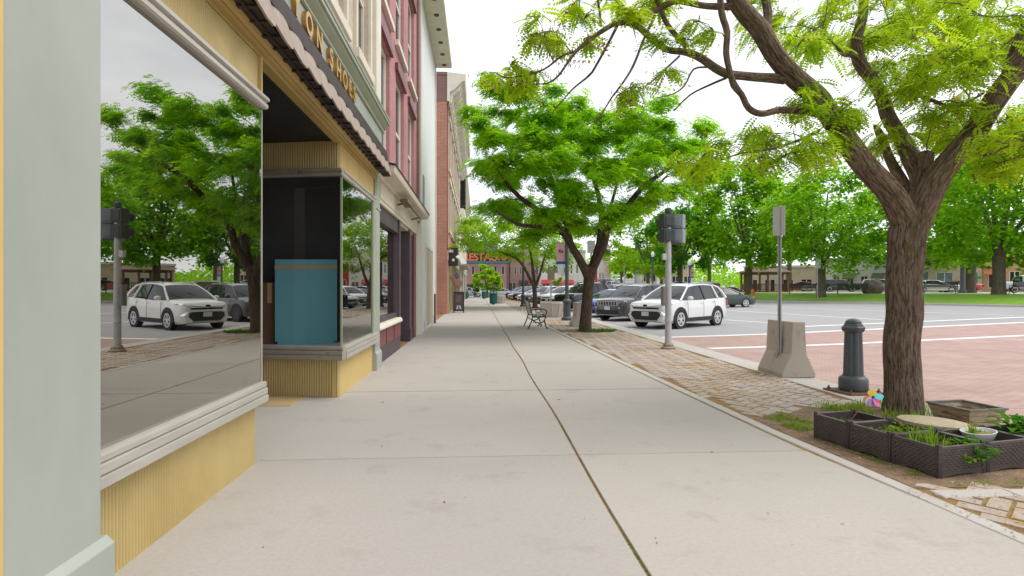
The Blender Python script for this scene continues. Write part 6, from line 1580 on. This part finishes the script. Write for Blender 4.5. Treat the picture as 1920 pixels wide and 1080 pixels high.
        g = MB(); g.loft([[(X(-.012), y, z) for y, z in ((-.42, .56), (.42, .56), (.50, .66), (-.50, .66))], [(X(.1), y, z) for y, z in ((-.45, .55), (.45, .55), (.55, .67), (-.55, .67))]]); g.build('grille', BLACK, r)
        g = MB(); g.loft([[(X(-.02), y, z) for y, z in ((-.5, .28), (.5, .28), (.6, .42), (-.6, .42))], [(X(.12), y, z) for y, z in ((-.55, .28), (.55, .28), (.66, .42), (-.66, .42))]]); g.build('lower_grille', CLAD, r)
    zp = .56 if front == 'suv' else (.60 if front == 'slots' else .44)
    g = MB(); g.box(X(-.02), -.155, zp - .08, X(-.038), .155, zp + .08); g.build('number_plate', PLATE, r, bevel=.004)
    g = MB(); q = spec['L']; g.box(X(q - .02), -.155, .72, X(q + .012), .155, .86); g.build('number_plate', PLATE, r)
    g = MB()
    if spec is PICKUP: g.box(X(5.40), -.86, .80, X(3.72), .86, 1.19); g.build('cargo_bed', CLAD, r)
    g = MB(); g.box(X(spec['L'] - .5), -.75, .25, X(.5), .75, .40); g.build('underbody', BLACK, r)
    if detail > 1:
        for s_ in (-.35, .3): 
            g = MB(); g.tube([(X(cs + .02), s_, cz + .04), (X(cs + .30), s_ + .42, cz + .26)], .009, 4); g.build('wiper', BLACK, r)
    return r
WHITE = paint('white_car_paint', (.74, .74, .73)); GREY = paint('grey_car_paint', (.062, .058, .056), .15); BLUE = paint('blue_car_paint', (.02, .09, .36), .2); SILVP = paint('silver_car_paint', (.42, .44, .46), .5)
BLK = paint('black_car_paint', (.012, .013, .015), .1); REDP = paint('red_car_paint', (.42, .06, .045)); DGREEN = paint('green_grey_car_paint', (.05, .068, .058), .3); NAVY = paint('dark_blue_car_paint', (.05, .065, .09), .3)
GRP = 'cars parked at an angle along the kerb'
def parkcar(px, D, hd, *a, **k):
    """a, k go to car(); the car's middle stands at photo column px, depth D"""
    p = on(px, D); return p
HD = R(-90 - 45)                # noses point to the kerb, down-left in the picture
def pk(name, label, spec, body, px, D, hd, front, detail, rim=RIMM, rails=False, clad=False, cat='car', group=GRP):
    p = on(px, D); p.z = zroad(p.x, p.y); return car(name, label, cat, spec, body, p, R(hd), group, front, detail, rim, rails, clad)
pk('suv', 'white parked SUV behind the signal pole, nearest of the angled cars', SUV, WHITE, 1274, 22.4, -142, 'suv', 2, RIMM, True, True)
pk('suv', 'dark grey parked SUV with slotted grille, between the white SUV and the kerbside tree', SUV, GREY, 1193, 27.2, -140, 'slots', 2, RIMD, True, True)
pk('car', 'blue parked car whose nose shows right of the kerbside trunk', SEDAN, BLUE, 1152, 30.6, -140, 'sedan', 1)
pk('pickup', 'black parked pickup left of the kerbside trunk, behind the lamp', PICKUP, BLK, 1108, 38.5, -143, 'suv', 1, RIMD)
row = [('sedan', 'silver parked car just left of the black pickup', SEDAN, SILVP, 1083, 42.5), ('suv', 'white parked SUV seen above the concrete planter', SUV, WHITE, 1062, 46.5), ('car', 'dark parked car behind the third tree', SEDAN, NAVY, 1042, 50.5),
       ('suv', 'silver parked SUV right of the third tree', SUV, SILVP, 1026, 54), ('car', 'white parked car left of the third tree', SEDAN, WHITE, 1010, 57.5), ('suv', 'black parked SUV left of the plain lamp', SUV, BLK, 998, 61.5), ('car', 'pale silver parked car near the end of the kerb row', SEDAN, SILVP, 988, 66), ('suv', 'dark parked SUV last in the kerb row', SUV, NAVY, 979, 71)]
first = {}
for nm, lb, sp_, pt, px, D in row: pk(nm, lb, sp_, pt, px, D, -142, 'suv' if sp_ is SUV else 'sedan', 0)
# moving car, far parked cars and traffic up the hill
p = on(1352, 41); car('car', 'green grey car driving past behind the white SUV', 'car', SEDAN, DGREEN, Vector((p.x, p.y, zroad(p.x, p.y))), R(8), 'cars on the road', 'sedan', 1)
def farcar(px, D, hd, body, spec, lb, z=None, g='cars on the road', nm='car'):
    p = on(px, D); p.z = z if z is not None else zground(p.x, p.y); return car(nm, lb, 'car' if spec is not PICKUP else 'pickup', spec, body, p, R(hd), g, 'suv' if spec is not SEDAN else 'sedan', 0)
farcar(1116, 74, 100, REDP, SEDAN, 'red car driving away up the road')
farcar(1150, 95, -80, SILVP, SEDAN, 'silver car parked beside the uphill road', g='cars beside the uphill road')
farcar(1138, 112, -80, NAVY, SUV, 'dark SUV parked farther up the uphill road', g='cars beside the uphill road')
farcar(1128, 124, -80, BLK, SEDAN, 'black car parked high on the uphill road', g='cars beside the uphill road')
farcar(1161, 165, -95, WHITE, SUV, 'white car coming down the uphill road')
farcar(882, 92, 180, WHITE, SEDAN, 'white car parked before the pink building, near its left end', g='cars before the pink building')
farcar(910, 95, 178, WHITE, SUV, 'white SUV parked before the pink building, behind the small round tree', g='cars before the pink building')
farcar(934, 92, 180, SILVP, SEDAN, 'silver car parked before the pink building, by the far planter', g='cars before the pink building')
farcar(860, 88, 180, SILVP, SUV, 'silver SUV parked before the pink building behind the sandwich board', g='cars before the pink building')
farcar(1012, 88, 175, NAVY, SUV, 'dark SUV crossing behind the parked row', g='cars on the road')
farcar(1575, 76, -28, BLK, SUV, 'black SUV parked beyond the park, left of the boulder', g='cars beyond the park')
farcar(1538, 80, 150, SILVP, SEDAN, 'silver car parked beyond the park, behind the broad maple stem', g='cars beyond the park')
farcar(1500, 84, 150, REDP, SEDAN, 'red car parked beyond the park, right of the gazebo', g='cars beyond the park')
farcar(1652, 72, -28, SILVP, SUV, 'pale blue grey car parked beyond the park behind the boulder', g='cars beyond the park')
farcar(1752, 66, -25, WHITE, SEDAN, 'white car parked beyond the park behind the third bench', g='cars beyond the park')
farcar(1795, 68, 155, REDP, SEDAN, 'dark red car parked beyond the park by the grey lamp', g='cars beyond the park')
farcar(1925, 60, -15, SILVP, PICKUP, 'silver pickup parked beyond the park at the right edge', g='cars beyond the park', nm='pickup')
farcar(1365, 98, 150, NAVY, SEDAN, 'dark blue car far behind the gazebo', g='cars beyond the park')
farcar(1270, 104, 160, WHITE, SEDAN, 'white car far off between the signal pole and the dark maple', g='cars beyond the park')
# ================================================================== PARK AND FAR BUILDINGS
# benches
BB_ = M('black_bench_slats', (.022, .022, .022), (.035, .034, .033), 8, .5)
GB = 'black benches along the park path'
for px, D, rz, lb in ((1505, 55, 152, 'black park bench nearest the gazebo'), (1598, 51, 152, 'black park bench between the small white sign and the boulder'), (1762, 47.5, 152, 'black park bench in front of the white car, right of the nearest trunk'), (1930, 43, 160, 'black park bench cut by the right edge')):
    p = on(px, D); pbn = bench((p.x, p.y, p.z), R(rz + 180), lb, BB_, BLKIRON, False, 2.1, 'bench', GB); pbn.scale = (1.1, 1.1, 1.15)
# hydrant
p = on(1411, 55.5); h = empty('fire_hydrant', p, R(30), 'orange fire hydrant on the lawn edge left of the tall sign post', 'hydrant'); h.scale = (1.15,) * 3
ORG = M('hydrant_orange', (.72, .17, .025), (.62, .13, .02), 6, .5)
mb = MB(); mb.lathe([(.16, 0), (.16, .06), (.11, .08), (.105, .52), (.14, .54), (.14, .58), (.12, .66), (.06, .73), (.03, .75), (.03, .80), (.01, .81)], n=16); mb.build('barrel', ORG, h, smooth=35)
for k, r_, l_ in ((0, .065, .19), (PI, .065, .19), (PI * 1.5, .085, .21)):
    mb = MB(); mb.lathe([(r_ * .8, .08), (r_ * .8, l_ - .05), (r_, l_ - .05), (r_, l_)], (0, 0, .42), 10, Matrix.Rotation(k, 3, 'Z') @ Matrix.Rotation(R(90), 3, 'Y')); mb.build('outlet', ORG, h)
# boulder
p = on(1637, 52); b = MB()
b.ball((0, 0, .55), (1.0, .7, .72), 22, 14, lambda d: 1 + .16 * mnoise.noise(d * 1.7) + .07 * mnoise.noise(d * 4.3 + Vector((3, 1, 2))))
b = b.build('boulder', M('boulder_stone', (.21, .155, .13), (.11, .085, .075), 2.2, .9, bmp=.6, bscale=9, spot=(.30, .25, .22), sscale=4, sthr=.6), smooth=50); b.location = p; tag(b, 'reddish brown boulder on the lawn between the park benches', 'boulder')
# small white sign on the verge
p = on(1533, 50.2); s_ = signpost('sign_post', (p.x, p.y, p.z), 3.75, 'small white road sign seen from behind on the park verge', 0, ((.80, 1.08),), R(24), mat=M('white_sign_back', (.74, .75, .75), (.68, .69, .70), 3, .5), col=SIGNW)
s_.scale = (1, 1, 1)
# gazebo
p = on(1432, 71); gz = empty('gazebo', p, R(12), 'brown wooden gazebo with hipped shingle roof in the park', 'gazebo')
GWOOD = M('gazebo_wood', (.20, .085, .045), (.15, .065, .035), 5, .6); GROOF = M('gazebo_shingles', (.20, .125, .09), (.15, .09, .07), 6, .85, bmp=.4)
RG = 2.85
hexp = lambda r, z: [(r * math.cos(PI / 3 * k), r * math.sin(PI / 3 * k), z) for k in range(6)]
mb = MB(); mb.loft([hexp(RG + .55, 2.42), hexp(RG + .55, 2.5), hexp(1.3, 3.25), hexp(.45, 3.42)]); mb.loft([hexp(.5, 3.35), hexp(.5, 3.55), hexp(.75, 3.56), hexp(.05, 3.95)]); mb.build('roof', GROOF, gz)
mb = MB(); mb.loft([hexp(RG + .3, -.1), hexp(RG + .3, .12)]); mb.build('floor', GWOOD, gz)
for k in range(6):
    a, c = hexp(RG, 0)[k], hexp(RG, 0)[(k + 1) % 6]
    mb = MB(); mb.box(a[0] - .09, a[1] - .09, 0.12, a[0] + .09, a[1] + .09, 2.45); mb.build('post', GWOOD, gz)
    A_, B_ = Vector(a), Vector(c); mb = MB(); mb.tube([A_ + Vector((0, 0, 2.3)), B_ + Vector((0, 0, 2.3))], .09, 4); mb.build('beam', GWOOD, gz)
    if k == 4: continue
    mb = MB(); mb.tube([A_ + Vector((0, 0, 1.0)), B_ + Vector((0, 0, 1.0))], .05, 4); mb.tube([A_ + Vector((0, 0, .28)), B_ + Vector((0, 0, .28))], .04, 4)
    for q in range(1, 14): e = A_.lerp(B_, q / 14); mb.tube([e + Vector((0, 0, .28)), e + Vector((0, 0, 1))], .035, 4)
    mb.build('railing', GWOOD, gz)
# park lamps and flagpole
p = on(1805, 57); mb = MB(); 
pl_ = empty('street_lamp', p, 0, 'thick dark grey park lamp post beside the green maple', 'street lamp', 'park lamps'); mb.lathe([(.35, 0), (.35, .3), (.24, .4), (.21, 2.2), (.16, 5.2)], n=10); mb.build('post', M('park_lamp_grey', (.12, .125, .135), (.1, .1, .11), 5, .5), pl_); mb = MB(); mb.ball((0, 0, 5.5), .3, 10, 8); mb.build('globe', OPAL, pl_, smooth=60)
p = on(1293, 58); lamp((p.x, p.y, zroad(p.x, p.y)), 'dark lamp with pink banner behind the white car roof', 2, 3.9)
p = on(1224, 62); lamp((p.x, p.y, zroad(p.x, p.y)), 'thin black lamp post behind the grey car', 0, 5.0)
p = on(1806, 64); fp = empty('flagpole', p, 0, 'tall flagpole with a limp orange flag seen through the branches', 'flagpole')
mb = MB(); mb.lathe([(.10, 0), (.05, 27)], n=10); mb.build('pole', GALV, fp); mb = MB(); vs = [(-.06 - .95 * u - .12 * math.sin(v * 5), .1 * math.sin(u * 9 + v), 23.0 - 3.4 * v - .6 * u) for v in (0, .25, .5, .75, 1) for u in (0, .33, .66, 1)]
mb.add(vs, [(j * 4 + i, j * 4 + i + 1, j * 4 + i + 5, j * 4 + i + 4) for j in range(4) for i in range(3)]); mb.build('cloth', M('flag_orange', (.62, .30, .16), (.5, .2, .15), 3, .8), fp, recalc=False)

# ---- shops beyond the park: a local frame with x along the front, front face towards -y
def shop_row(name, label, px0, px1, D0, D1, h, wall, z=None, bays=3, awn=None, floors=1, roofm=None, glass=None, trim=CREAMW, dep=12, cat='building', glaze=.62, sign=None, pair=False):
    a, c = on(px0, D0), on(px1, D1); z = (a.z + c.z) / 2 if z is None else z; d = Vector((c.x - a.x, c.y - a.y, 0)); Ln = d.length; rz = math.atan2(d.y, d.x)
    b = empty(name, (a.x, a.y, z), rz, label, cat); glass = glass or bpy.data.materials['dark_glass']
    bw_ = Ln / bays; ops = []
    for i in range(bays): 
        ops.append((i * bw_ + bw_ * (1 - glaze) / 2, i * bw_ + bw_ * (1 + glaze) / 2, .5, 2.7))
    fh = 3.3
    for f in range(1, floors):
        nb = bays * 2
        for i in range(nb): 
            w2 = Ln / nb; ops.append((i * w2 + w2 * .3, i * w2 + w2 * .7, fh * f + .9, fh * f + 2.6))
    mb = MB(); xs_ = sorted({0, Ln, *[o[0] for o in ops], *[o[1] for o in ops]}); zs_ = sorted({-.6, h, *[o[2] for o in ops], *[o[3] for o in ops]})
    for p, q in zip(xs_, xs_[1:]):
        for r_, s2 in zip(zs_, zs_[1:]):
            if any(o[0] < (p + q) / 2 < o[1] and o[2] < (r_ + s2) / 2 < o[3] for o in ops): continue
            mb.quad((p, 0, r_), (q, 0, r_), (q, 0, s2), (p, 0, s2))
    mb.box(0, .3, -.6, Ln, dep, h); mb.quad((0, 0, h), (Ln, 0, h), (Ln, .3, h), (0, .3, h))
    for e in (0, Ln): mb.quad((e, 0, -.6), (e, .3, -.6), (e, .3, h), (e, 0, h))
    mb.build('wall', wall, b, recalc=False)
    for o in ops:
        f = MB(); w_ = .08
        f.box(o[0], .02, o[2], o[0] + w_, .14, o[3]); f.box(o[1] - w_, .02, o[2], o[1], .14, o[3]); f.box(o[0] + w_, .025, o[2], o[1] - w_, .135, o[2] + w_); f.box(o[0] + w_, .025, o[3] - w_, o[1] - w_, .135, o[3])
        if o[2] < 1: f.box((o[0] + o[1]) / 2 - .05, .03, o[2] + w_, (o[0] + o[1]) / 2 + .05, .13, o[3] - w_)
        f = f.build('window', trim, b); g = MB(); g.box(o[0] + w_, .10, o[2] + w_, o[1] - w_, .12, o[3] - w_); g.build('pane', glass, f)
    mb = MB(); mb.box(-.1, -.25, h, Ln + .1, dep + .1, h + .35); mb.build('cornice', trim, b)
    if awn:
        for i, m in enumerate(awn):
            if m is None: continue
            x0, x1 = i * Ln / len(awn) + .15, (i + 1) * Ln / len(awn) - .15; g = MB(); g.prism([(0, 3.1), (-1.1, 2.45), (-1.1, 2.25), (-1.06, 2.25), (-1.06, 2.42), (0, 3.0)], 'x', x0, x1); g.build('awning', m, b)
    if roofm:
        g = MB(); g.loft([[(-.3, -.3, h + .35), (Ln + .3, -.3, h + .35), (Ln + .3, dep, h + .35), (-.3, dep, h + .35)], [(Ln * .2, dep * .4, h + 2.2), (Ln * .8, dep * .4, h + 2.2), (Ln * .8, dep * .6, h + 2.2), (Ln * .2, dep * .6, h + 2.2)]]); g.build('roof', roofm, b)
    return b
TANB = M('tan_render', (.55, .45, .32), (.48, .39, .27), 1, .8); PINKB = brickmat('pink_brick', (.44, .245, .215), (.38, .20, .18), (.44, .33, .29), .22, .075, .012, .2)
PALEB = M('pale_render', (.60, .575, .52), (.54, .52, .47), 1, .8); REDAW = M('red_awning', (.46, .035, .045), (.38, .03, .04), 4, .7); GREENAW = M('green_awning', (.14, .17, .10), (.11, .14, .08), 4, .7); ORAW = M('orange_awning', (.55, .18, .09), (.48, .15, .07), 4, .7)
BLUEGL = M('bluish_glass', (.22, .30, .33), (.12, .17, .20), 1, .1, spec=.8)
shop_row('tan_shop', 'tan one storey shop with dark windows behind the gazebo', 1395, 1530, 96, 90, 4.6, TANB, bays=4, glaze=.6)
shop_row('tan_shop', 'pale shop beyond the park with a dark door and green awning, behind the boulder', 1531, 1662, 90, 83, 5.2, PALEB, bays=5, awn=[None, None, GREENAW, None, GREENAW], glaze=.5, trim=TANB)
shop_row('tan_shop', 'cream shop beyond the park with wide bluish windows, right of the nearest trunk', 1664, 1842, 83, 75, 5.4, TANB, bays=4, glass=BLUEGL, glaze=.7)
shop_row('tan_shop', 'orange fronted shop with an awning beyond the park at the right edge', 1843, 2010, 75, 69, 5.6, M('orange_render', (.52, .33, .17), (.46, .28, .14), 1, .8), bays=4, awn=[ORAW, None, ORAW, None], glaze=.5)
# ---- pink building with the roof sign, across the end of the street
pk_b = shop_row('pink_building', 'low pink brick building with red shopfront across the end of the street', 838, 950, 110, 110, 7.6, PINKB, z=-.2, bays=4, floors=2, awn=[None, M('dusky_awning', (.32, .13, .13), None, 4, .8), None, None], glaze=.55, trim=PALEB)
sg = empty('roof_sign', at(905, 480, 106), 0, 'big orange lettered sign on a black panel above the pink building', 'sign')
o_ = sg.location.copy(); p0, p1 = at(864, 470, 106) - o_, at(957, 494, 106) - o_
mb = MB(); mb.box(p0.x, -.2, p1.z, p1.x, .2, p0.z); mb.build('panel', BLACK, sg)
ORL = M('sign_orange', (.60, .11, .045), (.58, .18, .05), 6, .5); YEL = M('sign_yellow', (.85, .45, .04), None, 6, .5)
FACEROT = Matrix(((1, 0, 0), (0, 0, -1), (0, 1, 0)))
text('RESTAURANT', 2.0, (p0.x + .35, -.24, p1.z + .55), FACEROT, ORL, sg, 'lettering', .04, .06, .92)
mb = MB(); mb.box(p0.x + .2, -.25, p1.z + .1, p1.x - .2, -.2, p1.z + .42); mb.build('blue_strip', M('sign_blue', (.05, .18, .26), None, 9, .5), sg)
q0 = at(880, 470, 106) - o_; mb = MB(); mb.prism([(q0.x - 1.2, q0.z), (q0.x + 5.5, q0.z), (q0.x + 5.2, q0.z + 1.4), (q0.x + 3, q0.z + 1.9), (q0.x + .5, q0.z + 1.7), (q0.x - .9, q0.z + .9)], 'y', -.15, .15); mb.build('crest', M('sign_grey', (.22, .23, .24), None, 5, .6), sg)
text('C', 2.0, (q0.x - .1, -.19, q0.z + .15), FACEROT, YEL, sg, 'lettering', .04, .09)
for px in (866, 910, 955):
    e = at(px, 494, 106.3) - o_; mb = MB(); mb.tube([(e.x, .3, e.z), (e.x, .3, -o_.z - .2)], .12, 6); mb.build('leg', DBROWN, sg)
# ---- brick block, pale block with red awnings, houses up the hill
shop_row('brick_block', 'three storey pink brick block behind the third tree', 951, 1012, 112, 112, 9.6, PINKB, z=-.2, bays=3, floors=3, awn=[None, CHAR, None], trim=PALEB)
shop_row('pale_block', 'pale two storey block with red awnings behind the parked cars', 1013, 1098, 102, 102, 8.2, PALEB, z=-.2, bays=4, floors=2, awn=[REDAW, REDAW, REDAW, None], trim=CREAMW)
shop_row('red_shop', 'red fronted shop glimpsed beside the kerbside trunk', 1099, 1120, 104, 104, 5.6, REDAW, z=.2, bays=1, trim=CREAMW)
for px0, px1, D, h_, m, lb in ((1122, 1134, 150, 9, PALEB, 'pale house up the hill left of the road'), (1134, 1145, 175, 10, PINKB, 'brick house up the hill beside the road'), (1204, 1232, 140, 6, PALEB, 'pale house beyond the road, behind the grey car'), (1256, 1300, 128, 5, TANB, 'tan house behind the dark maple')):
    shop_row('far_house', lb, px0, px1, D, D, h_, m, bays=2, floors=2, trim=CREAMW, roofm=GROOF, dep=9, cat='house')
# booth left of the gazebo
p = on(1332, 78); bt = empty('park_booth', (p.x, p.y, p.z), 0, 'small olive green booth with flat roof left of the gazebo', 'booth')
OLV = M('olive_render', (.24, .23, .15), (.2, .19, .12), 3, .8)
mb = MB(); mb.box(-1.0, -.9, 0, 1.0, .9, 1.9); mb.build('wall', OLV, bt); mb = MB(); mb.box(-1.25, -1.15, 1.9, 1.25, 1.15, 2.12); mb.build('roof', PALEB, bt)
# far traffic lights over the uphill road
p = on(1158, 135); tl = empty('traffic_light', (p.x, p.y, p.z), 0, 'small green lit traffic light on a mast over the uphill road', 'traffic light')
mb = MB(); mb.tube([(1.6, 0, 0), (1.6, 0, 5.2), (-3.2, 0, 5.4)], .1, 6); mb.build('mast', GALV, tl); mb = MB(); mb.box(-.2, -.2, 4.1, .2, .2, 5.3); mb.build('housing', M('yellow_housing', (.6, .5, .05), None, 4, .5), tl)
# far wood that closes the view: one mass nobody could count
rgw = np.random.default_rng(5); n = 15000
aw = np.radians(rgw.uniform(1, 62, n)); rw = rgw.uniform(190, 330, n); ht = np.array([3.5 + 5.5 * max(0, mnoise.noise(Vector((float(a) * 14, float(r) * .02, 0))) + .55) for a, r in zip(aw, rw)])
xw, yw = rw * np.sin(aw), rw * np.cos(aw); zw = np.array([zground(float(x), float(y)) for x, y in zip(xw, yw)]) + ht * np.sqrt(rgw.random(n)) + .6
far_ = leafmesh('far_wood', 'leaf', np.stack([xw, yw, zw], 1), rgw.uniform(0, 6.28, n), rgw.uniform(-1, .8, n), rgw.normal(0, .5, n), rgw.uniform(.9, 2.0, n), LEAF_P, None, (0, 0, 0))
tag(far_, 'far wood of mixed green trees beyond the park', 'wood', kind='stuff')
